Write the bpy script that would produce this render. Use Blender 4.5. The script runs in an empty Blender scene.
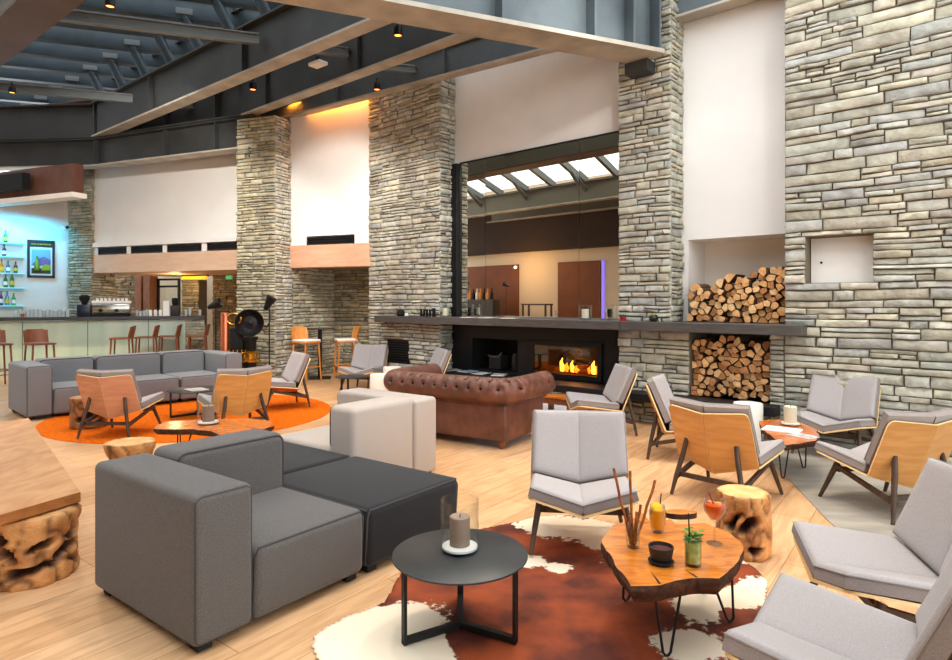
import bpy, bmesh, math, random
from math import sin, cos, pi, radians, sqrt, atan2
from mathutils import Vector, Matrix, noise

random.seed(7)
COL = bpy.context.scene.collection
V = Vector

# ------------------------------------------------------------------ camera
FPX, HY, HC = 620.0, 302.0, 1.5
cam_d = bpy.data.cameras.new('camera')
cam = bpy.data.objects.new('camera', cam_d)
COL.objects.link(cam)
cam.location = (0, 0, HC)
cam.rotation_euler = (pi / 2, 0, 0)
cam_d.sensor_fit = 'HORIZONTAL'
cam_d.sensor_width = 36
cam_d.lens = 36 * FPX / 952
cam_d.shift_y = -(330 - HY) / 952.0
cam_d.clip_start = 0.05
cam_d.clip_end = 200
bpy.context.scene.camera = cam


def at(px, py, z):
    """world point seen at a photo pixel, at height z"""
    d = (HC - z) * FPX / (py - HY)
    return V(((px - 476) / FPX * d, d, z))


# ------------------------------------------------------------------ materials
def lin(c):
    return tuple(((x / 255) / 12.92 if x / 255 <= .04045 else ((x / 255 + .055) / 1.055) ** 2.4) for x in c) + (1,)


MATS = {}


def mat(name, rgb, rough=.6, metal=0, var=0.0, vscale=8, bump=0, bscale=40, emit=None, estr=0, spec=.5, stretch=None,
        rgb2=None, coat=0, sheen=0):
    if name in MATS:
        return MATS[name]
    m = bpy.data.materials.new(name)
    m.use_nodes = True
    nt = m.node_tree
    b = nt.nodes['Principled BSDF']
    b.inputs['Base Color'].default_value = lin(rgb)
    b.inputs['Roughness'].default_value = rough
    b.inputs['Metallic'].default_value = metal
    b.inputs['Specular IOR Level'].default_value = spec
    b.inputs['Coat Weight'].default_value = coat
    b.inputs['Sheen Weight'].default_value = sheen
    if emit:
        b.inputs['Emission Color'].default_value = lin(emit)
        b.inputs['Emission Strength'].default_value = estr
    tc = nt.nodes.new('ShaderNodeTexCoord')
    src = tc.outputs['Object']
    if stretch:
        mp = nt.nodes.new('ShaderNodeMapping')
        mp.inputs['Scale'].default_value = stretch
        nt.links.new(src, mp.inputs['Vector'])
        src = mp.outputs['Vector']
    if var or rgb2:
        n = nt.nodes.new('ShaderNodeTexNoise')
        n.inputs['Scale'].default_value = vscale
        n.inputs['Detail'].default_value = 6
        nt.links.new(src, n.inputs['Vector'])
        r = nt.nodes.new('ShaderNodeValToRGB')
        r.color_ramp.elements[0].position = .3
        r.color_ramp.elements[1].position = .7
        if rgb2:
            r.color_ramp.elements[0].color = lin(rgb2)
            r.color_ramp.elements[1].color = lin(rgb)
        else:
            r.color_ramp.elements[0].color = lin([x * (1 - var) for x in rgb])
            r.color_ramp.elements[1].color = lin([min(255, x * (1 + var * .6)) for x in rgb])
        nt.links.new(n.outputs['Fac'], r.inputs['Fac'])
        nt.links.new(r.outputs['Color'], b.inputs['Base Color'])
    if bump:
        n2 = nt.nodes.new('ShaderNodeTexNoise')
        n2.inputs['Scale'].default_value = bscale
        n2.inputs['Detail'].default_value = 5
        nt.links.new(src, n2.inputs['Vector'])
        bp = nt.nodes.new('ShaderNodeBump')
        bp.inputs['Strength'].default_value = bump
        bp.inputs['Distance'].default_value = .01
        nt.links.new(n2.outputs['Fac'], bp.inputs['Height'])
        nt.links.new(bp.outputs['Normal'], b.inputs['Normal'])
    MATS[name] = m
    return m


def attr_mat(name, rough=.85, bump=.4, bscale=25, nvar=.25, nscale=12, attr='Col'):
    """base colour from a computed mesh attribute times procedural noise"""
    m = bpy.data.materials.new(name)
    m.use_nodes = True
    nt = m.node_tree
    b = nt.nodes['Principled BSDF']
    b.inputs['Roughness'].default_value = rough
    a = nt.nodes.new('ShaderNodeAttribute')
    a.attribute_name = attr
    tc = nt.nodes.new('ShaderNodeTexCoord')
    n = nt.nodes.new('ShaderNodeTexNoise')
    n.inputs['Scale'].default_value = nscale
    n.inputs['Detail'].default_value = 7
    nt.links.new(tc.outputs['Object'], n.inputs['Vector'])
    mr = nt.nodes.new('ShaderNodeMapRange')
    mr.inputs['From Min'].default_value = .3
    mr.inputs['From Max'].default_value = .7
    mr.inputs['To Min'].default_value = 1 - nvar
    mr.inputs['To Max'].default_value = 1 + nvar
    nt.links.new(n.outputs['Fac'], mr.inputs['Value'])
    mx = nt.nodes.new('ShaderNodeMix')
    mx.data_type = 'RGBA'
    mx.blend_type = 'MULTIPLY'
    mx.inputs[0].default_value = 1
    nt.links.new(a.outputs['Color'], mx.inputs[6])
    nt.links.new(mr.outputs['Result'], mx.inputs[7])
    nt.links.new(mx.outputs[2], b.inputs['Base Color'])
    if bump:
        n2 = nt.nodes.new('ShaderNodeTexNoise')
        n2.inputs['Scale'].default_value = bscale
        n2.inputs['Detail'].default_value = 8
        nt.links.new(tc.outputs['Object'], n2.inputs['Vector'])
        bp = nt.nodes.new('ShaderNodeBump')
        bp.inputs['Strength'].default_value = bump
        bp.inputs['Distance'].default_value = .02
        nt.links.new(n2.outputs['Fac'], bp.inputs['Height'])
        nt.links.new(bp.outputs['Normal'], b.inputs['Normal'])
    MATS[name] = m
    return m


def wood_mat(name, c1, c2, rough=.45, scale=3, stretch=(1, 9, 9), dist=2.0, coat=0):
    m = bpy.data.materials.new(name)
    m.use_nodes = True
    nt = m.node_tree
    b = nt.nodes['Principled BSDF']
    b.inputs['Roughness'].default_value = rough
    b.inputs['Coat Weight'].default_value = coat
    b.inputs['Coat Roughness'].default_value = .15
    tc = nt.nodes.new('ShaderNodeTexCoord')
    mp = nt.nodes.new('ShaderNodeMapping')
    mp.inputs['Scale'].default_value = stretch
    nt.links.new(tc.outputs['Object'], mp.inputs['Vector'])
    n = nt.nodes.new('ShaderNodeTexNoise')
    n.inputs['Scale'].default_value = scale
    n.inputs['Detail'].default_value = 6
    n.inputs['Distortion'].default_value = dist
    nt.links.new(mp.outputs['Vector'], n.inputs['Vector'])
    r = nt.nodes.new('ShaderNodeValToRGB')
    r.color_ramp.elements[0].position = .32
    r.color_ramp.elements[1].position = .68
    r.color_ramp.elements[0].color = lin(c2)
    r.color_ramp.elements[1].color = lin(c1)
    nt.links.new(n.outputs['Fac'], r.inputs['Fac'])
    nt.links.new(r.outputs['Color'], b.inputs['Base Color'])
    MATS[name] = m
    return m


def glass_mat(name, tint=(250, 252, 252), gloss=.07, rough=.02):
    m = bpy.data.materials.new(name)
    m.use_nodes = True
    nt = m.node_tree
    nt.nodes.remove(nt.nodes['Principled BSDF'])
    out = nt.nodes['Material Output']
    t = nt.nodes.new('ShaderNodeBsdfTransparent')
    t.inputs['Color'].default_value = lin(tint)
    g = nt.nodes.new('ShaderNodeBsdfGlossy')
    g.inputs['Roughness'].default_value = rough
    lw = nt.nodes.new('ShaderNodeLayerWeight')
    lw.inputs['Blend'].default_value = gloss
    mx = nt.nodes.new('ShaderNodeMixShader')
    nt.links.new(lw.outputs['Facing'], mx.inputs['Fac'])
    nt.links.new(t.outputs[0], mx.inputs[1])
    nt.links.new(g.outputs[0], mx.inputs[2])
    nt.links.new(mx.outputs[0], out.inputs['Surface'])
    MATS[name] = m
    return m


def fabric(name, rgb, var=.12):
    return mat(name, rgb, rough=.95, var=var, vscale=220, bump=.25, bscale=500, spec=.15, sheen=.15)


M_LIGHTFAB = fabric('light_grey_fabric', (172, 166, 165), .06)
M_SHADESIDE = fabric('grey_fabric_shaded_side', (146, 136, 132), .08)  # light grey fabric darkened to imitate shade on the cushion sides
M_PIPE = mat('piping_cord', (70, 68, 68), .9)
M_PIPEL = mat('pale_piping_cord', (150, 146, 144), .9)
M_SOFA = fabric('mid_grey_melange_fabric', (100, 97, 95), .18)
M_SOFALIT = fabric('lit_grey_melange_fabric', (182, 172, 164), .07)  # grey sofa fabric made paler to imitate bright light on one module
M_SOFAF = fabric('cool_grey_melange_fabric', (132, 134, 138), .08)
M_CHAR = fabric('charcoal_fabric', (45, 45, 47), .12)
M_PLY = wood_mat('oak_plywood', (218, 164, 98), (204, 146, 82), .4, 2.2, (2, 2, 12), .6)
M_PLYE = mat('pale_plywood_edge', (236, 205, 150), .5)
M_PLYP = wood_mat('pinkish_plywood', (212, 160, 128), (198, 142, 112), .4, 2.2, (2, 2, 12), .6)
M_WALNUT = wood_mat('dark_walnut', (88, 68, 54), (62, 47, 38), .5, 4, (3, 3, 1))
M_BLACK = mat('black_metal', (26, 26, 27), .45, .3)
M_DARKTOP = mat('dark_grey_metal', (58, 60, 60), .4, .2, var=.06, vscale=5)
M_FOOT = mat('black_plastic', (20, 20, 20), .6)
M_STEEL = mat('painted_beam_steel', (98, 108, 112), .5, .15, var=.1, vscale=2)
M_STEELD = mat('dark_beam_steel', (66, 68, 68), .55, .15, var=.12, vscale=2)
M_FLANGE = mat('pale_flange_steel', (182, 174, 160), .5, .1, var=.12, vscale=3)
M_WHITE = mat('white_plaster', (236, 234, 230), .9, var=.015, vscale=2)
M_WHITE2 = mat('warm_white_plaster', (240, 232, 222), .9)
M_MANTEL = mat('brushed_grey_steel', (98, 94, 92), .45, .4, var=.12, vscale=5, stretch=(1, 1, 6))
M_IRON = mat('black_iron', (34, 34, 36), .5, .3, var=.1, vscale=4)
M_FLATBLACK = mat('flat_black', (10, 10, 10), .8)  # shared by soot, black parts and the painted shade of the fascia recess
M_LEATHER = mat('aged_brown_leather', (128, 84, 68), .45, 0, rgb2=(92, 56, 44), vscale=6, bump=.2, bscale=60)
M_LEATHERD = mat('dark_leather_button', (46, 26, 20), .5)
M_ORANGE = mat('orange_wool', (226, 112, 18), .95, var=.12, vscale=25, bump=.6, bscale=300, spec=.1)
M_STONE = attr_mat('ledge_stone', .92, 1.0, 16, .22, 7)
M_MORTAR = mat('dark_joint', (124, 113, 94), .95)
M_STUMP = attr_mat('gnarled_teak', .6, .5, 40, .2, 9)
M_CERAMIC = mat('white_ceramic', (240, 236, 228), .5)
M_GLASS = glass_mat('clear_glass')
M_DGLASS = glass_mat('drinking_glass', (243, 247, 247), .18)
M_SKYGLASS = glass_mat('roof_glass', (250, 252, 255), .05)
M_WOODBEAM = wood_mat('pale_wood_cladding', (226, 180, 150), (214, 164, 132), .55, 1.5, (1, 1, 5))
M_STOOLW = wood_mat('brown_stool_wood', (150, 92, 62), (126, 74, 48), .45, 4, (3, 3, 1))
M_STOOLO = wood_mat('honey_oak', (224, 156, 82), (204, 132, 60), .45, 4, (3, 3, 1))
M_SLAB = wood_mat('amber_live_edge_wood', (222, 142, 54), (178, 98, 30), .25, 2.2, (1.5, 6, 6), 2.5, .5)
M_SLAB2 = wood_mat('orange_live_edge_wood', (222, 132, 60), (178, 92, 36), .25, 2.2, (1.5, 6, 6), 2.5, .5)
M_BARK = mat('rough_bark_edge', (96, 56, 30), .8, rgb2=(46, 26, 14), vscale=30, bump=1, bscale=40)
M_PLANK = wood_mat('worn_oak_plank', (206, 158, 112), (176, 126, 82), .5, 2, (3, 1, 3), 1.5)
M_PLANKE = wood_mat('oak_plank_edge', (176, 116, 62), (150, 94, 46), .6, 3, (2, 2, 6))
M_COPPER = mat('copper', (214, 128, 92), .3, .85)
M_BRASS = mat('brass', (214, 160, 60), .25, .9)
M_CANDLE = mat('taupe_candle_wax', (150, 128, 112), .6)
M_CANDLEW = mat('cream_candle_wax', (232, 222, 196), .6)
M_WAX = mat('white_sand', (244, 240, 232), .9)
M_PAPER = mat('white_paper', (240, 238, 234), .8)

# ------------------------------------------------------------------ mesh builder


class MB:
    def __init__(s):
        s.v, s.f, s.m, s.c = [], [], [], []

    def add(s, vs, fs, m=0, c=None):
        o = len(s.v)
        s.v += [tuple(p) for p in vs]
        s.f += [tuple(i + o for i in f) for f in fs]
        s.m += [m] * len(fs)
        s.c += [c if c else (1, 1, 1)] * len(vs) if not isinstance(c, list) else c
        return s

    def bm(s, bm, mtx=None, m=0):
        bm.verts.index_update()
        vs = [(mtx @ v.co if mtx else v.co.copy()) for v in bm.verts]
        fs = [[v.index for v in f.verts] for f in bm.faces]
        s.add(vs, fs, m)
        bm.free()
        return s

    def box(s, c, size, rot=None, bev=0, seg=2, m=0):
        bm = bmesh.new()
        bmesh.ops.create_cube(bm, size=1)
        for v in bm.verts:
            v.co = V((v.co.x * size[0], v.co.y * size[1], v.co.z * size[2]))
        if bev:
            bmesh.ops.bevel(bm, geom=list(bm.edges), offset=bev, segments=seg, affect='EDGES', profile=.5)
        mt = Matrix.Translation(V(c))
        if rot is not None:
            mt = mt @ (Matrix.Rotation(rot, 4, 'Z') if not isinstance(rot, Matrix) else rot.to_4x4())
        return s.bm(bm, mt, m)

    def tube(s, path, r, n=8, m=0, cap=True, closed=False, rfun=None):
        path = [V(p) for p in path]
        N = len(path)
        vs, fs = [], []
        prev = None
        for i, p in enumerate(path):
            if closed:
                t = path[(i + 1) % N] - path[i - 1]
            else:
                t = path[min(i + 1, N - 1)] - path[max(i - 1, 0)]
            t.normalize()
            if prev is None:
                a = V((0, 0, 1)) if abs(t.z) < .9 else V((1, 0, 0))
                u = t.cross(a).normalized()
            else:
                u = (prev - t * prev.dot(t)).normalized()
            prev = u
            w = t.cross(u)
            rr = rfun(i) if rfun else (r[i] if isinstance(r, (list, tuple)) else r)
            for k in range(n):
                an = 2 * pi * k / n
                vs.append(p + u * (cos(an) * rr) + w * (sin(an) * rr))
        R = N if closed else N - 1
        for i in range(R):
            j = (i + 1) % N
            for k in range(n):
                l = (k + 1) % n
                fs.append((i * n + k, i * n + l, j * n + l, j * n + k))
        if cap and not closed:
            fs.append(tuple(range(n))[::-1])
            fs.append(tuple((N - 1) * n + k for k in range(n)))
        return s.add(vs, fs, m)

    def bar(s, a, b, w, h, m=0, up=(0, 0, 1), w2=None, h2=None):
        """rectangular bar from a to b"""
        a, b = V(a), V(b)
        t = (b - a).normalized()
        upv = V(up)
        u = t.cross(upv)
        if u.length < 1e-4:
            u = t.cross(V((1, 0, 0)))
        u.normalize()
        q = u.cross(t)
        w2 = w2 or w
        h2 = h2 or h
        vs = [a + u * (x * w / 2) + q * (y * h / 2) for x, y in ((-1, -1), (1, -1), (1, 1), (-1, 1))]
        vs += [b + u * (x * w2 / 2) + q * (y * h2 / 2) for x, y in ((-1, -1), (1, -1), (1, 1), (-1, 1))]
        fs = [(0, 3, 2, 1), (4, 5, 6, 7), (0, 1, 5, 4), (1, 2, 6, 5), (2, 3, 7, 6), (3, 0, 4, 7)]
        return s.add(vs, fs, m)

    def lathe(s, prof, n=24, c=(0, 0, 0), m=0, mtx=None):
        vs, fs = [], []
        for r, z in prof:
            for k in range(n):
                a = 2 * pi * k / n
                p = V((r * cos(a), r * sin(a), z))
                if mtx:
                    p = mtx @ p
                vs.append(p + V(c))
        for i in range(len(prof) - 1):
            for k in range(n):
                l = (k + 1) % n
                fs.append((i * n + k, i * n + l, (i + 1) * n + l, (i + 1) * n + k))
        if prof[0][0] > 1e-6:
            fs.append(tuple(range(n))[::-1])
        if prof[-1][0] > 1e-6:
            fs.append(tuple((len(prof) - 1) * n + k for k in range(n)))
        return s.add(vs, fs, m)

    def prism(s, poly, z0, z1, m=0, mside=None, f=None):
        n = len(poly)
        g = f or (lambda x, y, z: (x, y, z))
        vs = [g(p[0], p[1], z0) for p in poly] + [g(p[0], p[1], z1) for p in poly]
        s.add(vs, [tuple(range(n))[::-1], tuple(range(n, 2 * n))], m)
        o = len(s.v) - 2 * n
        for i in range(n):
            j = (i + 1) % n
            s.f.append((o + i, o + j, o + n + j, o + n + i))
            s.m.append(m if mside is None else mside)
        return s

    def build(s, name, mats, parent=None, smooth=True, angle=.7, loc=None, rz=0, col=False):
        me = bpy.data.meshes.new(name)
        me.from_pydata(s.v, [], s.f)
        if not isinstance(mats, (list, tuple)):
            mats = [mats]
        for q in mats:
            me.materials.append(q)
        me.polygons.foreach_set('material_index', s.m)
        if col:
            a = me.color_attributes.new('Col', 'FLOAT_COLOR', 'POINT')
            a.data.foreach_set('color', [x for c in s.c for x in (c[0], c[1], c[2], 1)])
        me.update()
        bm = bmesh.new()
        bm.from_mesh(me)
        bmesh.ops.recalc_face_normals(bm, faces=bm.faces)
        bm.to_mesh(me)
        bm.free()
        if smooth:
            me.polygons.foreach_set('use_smooth', [True] * len(me.polygons))
            me.set_sharp_from_angle(angle=angle)
        o = bpy.data.objects.new(name, me)
        COL.objects.link(o)
        if parent:
            o.parent = parent
        if loc is not None:
            o.location = loc
        o.rotation_euler = (0, 0, rz)
        return o


def tag(o, label, cat, group=None, kind=None):
    o['label'] = label
    o['category'] = cat
    if group:
        o['group'] = group
    if kind:
        o['kind'] = kind
    return o


def thing(name, label, cat, loc=(0, 0, 0), rz=0, group=None):
    o = bpy.data.objects.new(name, None)
    o.empty_display_size = .1
    COL.objects.link(o)
    o.location = loc
    o.rotation_euler = (0, 0, rz)
    return tag(o, label, cat, group)


def struct(mb, name, mats, **k):
    o = mb.build(name, mats, **k)
    o['kind'] = 'structure'
    return o


def dup(root, label, loc, rz=0, group=None, sub=None):
    """copy a thing with its parts and sub-parts; sub swaps materials"""
    r = root.copy()
    COL.objects.link(r)
    r.location = loc
    r.rotation_euler = (0, 0, rz)
    r['label'] = label
    if group:
        r['group'] = group

    def swap(c):
        if sub and c.type == 'MESH':
            for i, sl in enumerate(c.material_slots):
                nm = sl.material.name
                if nm in sub:
                    sl.link = 'OBJECT'
                    sl.material = sub[nm]
    swap(r)
    for ch in list(root.children):
        c = ch.copy()
        COL.objects.link(c)
        c.parent = r
        swap(c)
        for g in list(ch.children):
            d = g.copy()
            COL.objects.link(d)
            d.parent = c
            swap(d)
    return r


# ------------------------------------------------------------------ wall frames
ES, EN = V((.751, -.660, 0)), V((.660, .751, 0))        # fireplace wall: along it to the right, and into it
RZ_S = atan2(-.660, .751)


def W(s, n, z):
    return ES * s + EN * n + V((0, 0, z))


Q0 = V((-1.913, 11.32, 0))
LK, LM = V((-.934, .357, 0)), V((.357, .934, 0))        # bar side wall: along it to the left, and into it


def L(k, m, z):
    return Q0 + LK * k + LM * m + V((0, 0, z))


def fbox(mb, F, a0, a1, b0, b1, z0, z1, m=0):
    vs = [F(a, b, z) for z in (z0, z1) for a, b in ((a0, b0), (a1, b0), (a1, b1), (a0, b1))]
    mb.add(vs, [(0, 3, 2, 1), (4, 5, 6, 7), (0, 1, 5, 4), (1, 2, 6, 5), (2, 3, 7, 6), (3, 0, 4, 7)], m)
    return mb


# ------------------------------------------------------------------ stone facing
PALETTE = [(222, 216, 198), (210, 206, 192), (228, 222, 204), (206, 205, 196), (216, 206, 182), (198, 200, 198),
           (224, 212, 184), (212, 206, 188), (218, 218, 210), (208, 198, 176), (196, 198, 198), (226, 218, 192), (214, 210, 196)]


def stones(mb, face, u0, u1, v0, v1, rng, tint=(1, 1, 1), hmin=.04, hmax=.105, wmin=.12, wmax=.46):
    """ledge stones over a rectangle; face(u, v, d) gives the world point, d outwards"""
    v = v0
    while v < v1 - 1e-4:
        h = rng.uniform(hmin, hmax)
        if v1 - (v + h) < hmin * .8:
            h = v1 - v
        u = u0
        while u < u1 - 1e-4:
            w = rng.uniform(wmin, wmax) * (1.15 if h > .1 else .9)
            if u1 - (u + w) < wmin * .7:
                w = u1 - u
            rows = [(v, v + h)]
            if h > .085 and rng.random() < .35:
                k = rng.uniform(.35, .65)
                rows = [(v, v + h * k), (v + h * k, v + h)]
            for a, b in rows:
                cut = [u, u + w]
                if len(rows) == 2 and w > .35 and rng.random() < .6:
                    cut = [u, u + w * rng.uniform(.3, .7), u + w]
                for q in range(len(cut) - 1):
                    one_stone(mb, face, cut[q], cut[q + 1], a, b, rng, tint)
            u += w
        v += h


def one_stone(mb, face, a, b, c, d, rng, tint):
    g = rng.uniform(.002, .006)
    j = lambda: rng.uniform(-.006, .006)
    base = rng.choice(PALETTE)
    br = rng.uniform(.90, 1.05)
    gm = sum(base) / 3
    wm = (1.0, .99, .91)
    cc = lin([max(0, min(255, (base[i] * .5 + gm * wm[i] * .5) * br * tint[i] * .89 + rng.uniform(-1.5, 1.5))) for i in range(3)])[:3]
    dk = tuple(x * .62 for x in cc)
    dep = rng.uniform(.02, .05)
    wav = lambda x, y: .016 * noise.noise(V((x * 1.3, y * 2.2, 4.2))) + .006 * noise.noise(V((x * 5, y * 5, 1.7)))
    face0 = face
    face = lambda x, y, z: face0(x, y + wav(x, y), z)
    P = [(a + g + abs(j()), c + g + abs(j()) * .6), (b - g - abs(j()), c + g + abs(j()) * .6),
         (b - g - abs(j()), d - g - abs(j()) * .6), (a + g + abs(j()), d - g - abs(j()) * .6)]
    tl = [rng.uniform(-.008, .008) for _ in range(4)]
    nu, nv = 5, 3
    vs, cs = [], []
    for iv in range(nv + 1):
        for iu in range(nu + 1):
            fu, fv = iu / nu, iv / nv
            # keep edge loops tight to the rim
            fu = 0 if iu == 0 else 1 if iu == nu else .06 + .88 * (iu - 1) / (nu - 2)
            fv = 0 if iv == 0 else 1 if iv == nv else .16 + .68 * (iv - 1) / (nv - 2)
            x = (P[0][0] * (1 - fu) + P[1][0] * fu) * (1 - fv) + (P[3][0] * (1 - fu) + P[2][0] * fu) * fv
            y = (P[0][1] * (1 - fu) + P[1][1] * fu) * (1 - fv) + (P[3][1] * (1 - fu) + P[2][1] * fu) * fv
            edge = iu in (0, nu) or iv in (0, nv)
            t = (tl[0] * (1 - fu) + tl[1] * fu) * (1 - fv) + (tl[3] * (1 - fu) + tl[2] * fu) * fv
            z = dep + t + (rng.uniform(-.006, .007) if not edge else -.010 + rng.uniform(-.004, .002))
            x += rng.uniform(-.01, .01) if not edge else rng.uniform(-.003, .003)
            y += rng.uniform(-.004, .004)
            vs.append(face(x, y, z))
            cs.append(cc if not edge else tuple(q * .92 for q in cc))
    fs = []
    for iv in range(nv):
        for iu in range(nu):
            o = iv * (nu + 1) + iu
            fs.append((o, o + 1, o + nu + 2, o + nu + 1))
    ring = [i for i in range(nu + 1)] + [i * (nu + 1) + nu for i in range(1, nv + 1)] + \
           [nv * (nu + 1) + i for i in range(nu - 1, -1, -1)] + [i * (nu + 1) for i in range(nv - 1, 0, -1)]
    o = len(vs)
    for i in ring:
        fu, fv = (i % (nu + 1)) / nu, (i // (nu + 1)) / nv
        fu = 0 if fu == 0 else 1 if fu == 1 else .06 + .88 * (i % (nu + 1) - 1) / (nu - 2)
        fv = 0 if fv == 0 else 1 if fv == 1 else .16 + .68 * (i // (nu + 1) - 1) / (nv - 2)
        x = (P[0][0] * (1 - fu) + P[1][0] * fu) * (1 - fv) + (P[3][0] * (1 - fu) + P[2][0] * fu) * fv
        y = (P[0][1] * (1 - fu) + P[1][1] * fu) * (1 - fv) + (P[3][1] * (1 - fu) + P[2][1] * fu) * fv
        vs.append(face(x, y, -.002))
        cs.append(dk)
    R = len(ring)
    for i in range(R):
        k = (i + 1) % R
        fs.append((ring[k], ring[i], o + i, o + k))
    mb.add(vs, fs, 1, cs)


def rect_minus(u0, u1, v0, v1, h):
    a, b, c, d = h
    return [(u0, u1, v0, c), (u0, u1, d, v1), (u0, a, c, d), (b, u1, c, d)]


NW = 7.24       # front plane of the fireplace wall
NB = 7.58       # recessed plane between the pillars
rng = random.Random(3)

# right stone wall with a square niche and the lower log niche beside it
mb = MB()
fR = lambda u, v, d: W(u, NW - d, v)
NICHE = (-1.71, -1.105, 1.70, 2.185)
for r in rect_minus(-1.915, 4.6, .0, 6.6, NICHE):
    fbox(mb, W, r[0], r[1], NW, NW + .5, r[2], r[3])
    stones(mb, fR, *r, rng, hmin=.05, hmax=.135, wmin=.15, wmax=.62)
fbox(mb, W, NICHE[0], NICHE[1], NW + .2, NW + .5, NICHE[2], NICHE[3])
LOGN = (-2.966, -2.067, .39, 1.15)
fbox(mb, W, -2.067, -1.915, NW, NW + .5, 0, 1.16)
stones(mb, fR, -2.067, -1.915, 0, 1.15, rng, wmin=.14)
struct(mb, 'wall_right', [M_MORTAR, M_STONE], col=True, smooth=True, angle=.9)

# slim pillar between mirror and log niche
mb = MB()
fbox(mb, W, -3.90, -3.22, NW, NB + .3, 0, 6.2)
stones(mb, fR, -3.90, -3.185, 1.2, 6.2, rng)
stones(mb, fR, -3.90, LOGN[0], 0, 1.15, rng, hmin=.05, hmax=.125)
fbox(mb, W, -3.22, LOGN[0], NW, NW + .6, 0, 1.15)
fbox(mb, W, LOGN[0], LOGN[1], NW, NW + .6, 0, .3)
stones(mb, fR, LOGN[0], LOGN[1], 0, .29, rng)
fbox(mb, W, LOGN[0], LOGN[1], NW + .55, NW + .6, .3, 1.15)
stones(mb, lambda u, v, d: W(-3.22 + d, u, v), NW - .03, NB, 1.26, 6.2, rng, tint=(.97, .97, .95), wmin=.15, wmax=.3)
struct(mb, 'wall_pillar_middle', [M_MORTAR, M_STONE], col=True, angle=.9)

# broad pillar left of the mirror
mb = MB()
VENT = (-8.42, -7.87, .44, .84)
PL, PR = -8.95, -7.15
for r in rect_minus(PL, PR + .035, 0, 5.6, VENT):
    stones(mb, fR, *r, rng)
fbox(mb, W, PL, PR, NW, NW + .7, 0, 5.6)
stones(mb, lambda u, v, d: W(PR + d, u, v), NW - .03, NB, 0, 5.6, rng, wmin=.15, wmax=.3)
struct(mb, 'wall_pillar_left', [M_MORTAR, M_STONE], col=True, angle=.9)

# pillar three (at the bend) and pillar four (by the bar)
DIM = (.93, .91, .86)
mb = MB()
fL = lambda m0: (lambda u, v, d: L(u, m0 - d, v))
fbox(mb, L, 1.80, 2.68, -.43, 1.6, 0, 4.98)
stones(mb, fL(-.43), 1.765, 2.68, 0, 4.98, rng, tint=(.98, .96, .9))
stones(mb, lambda u, v, d: L(1.80 - d, u, v), -.46, 0.05, 0, 4.98, rng, wmin=.14, wmax=.3)
struct(mb, 'wall_pillar_bend', [M_MORTAR, M_STONE], col=True, angle=.9)
mb = MB()
fbox(mb, L, 7.56, 8.3, .3, .9, 0, 5.2)
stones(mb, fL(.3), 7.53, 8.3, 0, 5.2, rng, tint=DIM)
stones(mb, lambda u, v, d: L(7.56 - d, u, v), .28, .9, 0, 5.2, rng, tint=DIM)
struct(mb, 'wall_pillar_bar', [M_MORTAR, M_STONE], col=True, angle=.9)

# dark alcove under the cladding, between the bend and the broad pillar
mb = MB()
fbox(mb, L, -.6, 1.8, 1.5, 1.7, 0, 2.6)
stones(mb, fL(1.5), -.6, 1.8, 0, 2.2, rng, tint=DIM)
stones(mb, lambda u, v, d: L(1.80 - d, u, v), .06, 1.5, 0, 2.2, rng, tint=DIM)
fbox(mb, L, -.6, 1.8, .02, 1.5, 2.17, 2.3)
struct(mb, 'wall_alcove', [M_MORTAR, M_STONE], col=True, angle=.9)

# stone behind the bar under the long bulkhead
mb = MB()
BM = 2.3
for k0, k1 in ((2.68, 5.9), (8.17, 12.5)):
    fbox(mb, L, k0, k1, BM, BM + .2, 0, 2.5)
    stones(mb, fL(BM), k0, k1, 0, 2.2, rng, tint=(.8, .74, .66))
fbox(mb, L, 6.1, 6.65, BM - .25, BM, 0, 2.05)
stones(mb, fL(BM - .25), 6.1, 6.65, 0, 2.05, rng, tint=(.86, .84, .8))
struct(mb, 'wall_bar_alcove', [M_MORTAR, M_STONE], col=True, angle=.9)
mb = MB()
fbox(mb, L, 5.0, 9.5, BM + 1.3, BM + 1.4, 0, 2.6)
struct(mb, 'wall_passage', mat('passage_plaster', (214, 206, 186), .9))

# white plaster fields
mb = MB()
fbox(mb, W, -7.15, -3.90, NB, NB + .3, 1.2, 6.2)            # behind the mirror
struct(mb, 'wall_mirror_bay', M_WHITE)
mb = MB()
NI = (-3.125, -1.915, 1.26, 2.275)
fbox(mb, W, -3.22, NI[0], NB, NB + .6, 1.15, 6.6)
fbox(mb, W, NI[0], -1.9, NB, NB + .6, NI[3], 6.6)
fbox(mb, W, NI[0] - .1, -1.8, NB + .55, NB + .6, 1.15, NI[3], m=1)
fbox(mb, W, -1.915, -1.8, NB, NB + .6, 1.15, NI[3], m=1)
struct(mb, 'wall_niche_bay', [M_WHITE, M_WHITE2])
mb = MB()
fbox(mb, L, -.6, 1.79, 0, .25, 2.75, 6.0)
fbox(mb, L, -.6, .35, 0, .25, 2.55, 2.75)
fbox(mb, L, 1.42, 1.79, 0, .25, 2.55, 2.75)
fbox(mb, L, -.6, 1.79, .1, .25, 2.55, 2.75)
struct(mb, 'wall_left_bay', M_WHITE)
mb = MB()
fbox(mb, L, 2.68, 7.55, .35, .6, 2.76, 5.4)
fbox(mb, L, 2.68, 7.55, .3, .35, 2.76, 2.86)
fbox(mb, L, 2.68, 7.55, .45, .6, 2.55, 2.76)
bv = [(3.30, 4.20), (4.34, 5.32), (5.44, 6.395), (6.517, 7.43)]
for a, b in [(2.66, 3.30), (4.20, 4.34), (5.32, 5.44), (6.395, 6.517), (7.43, 7.55)]:
    fbox(mb, L, a, b, .35, .5, 2.55, 2.76)
struct(mb, 'wall_bar_bay', M_WHITE)


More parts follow.
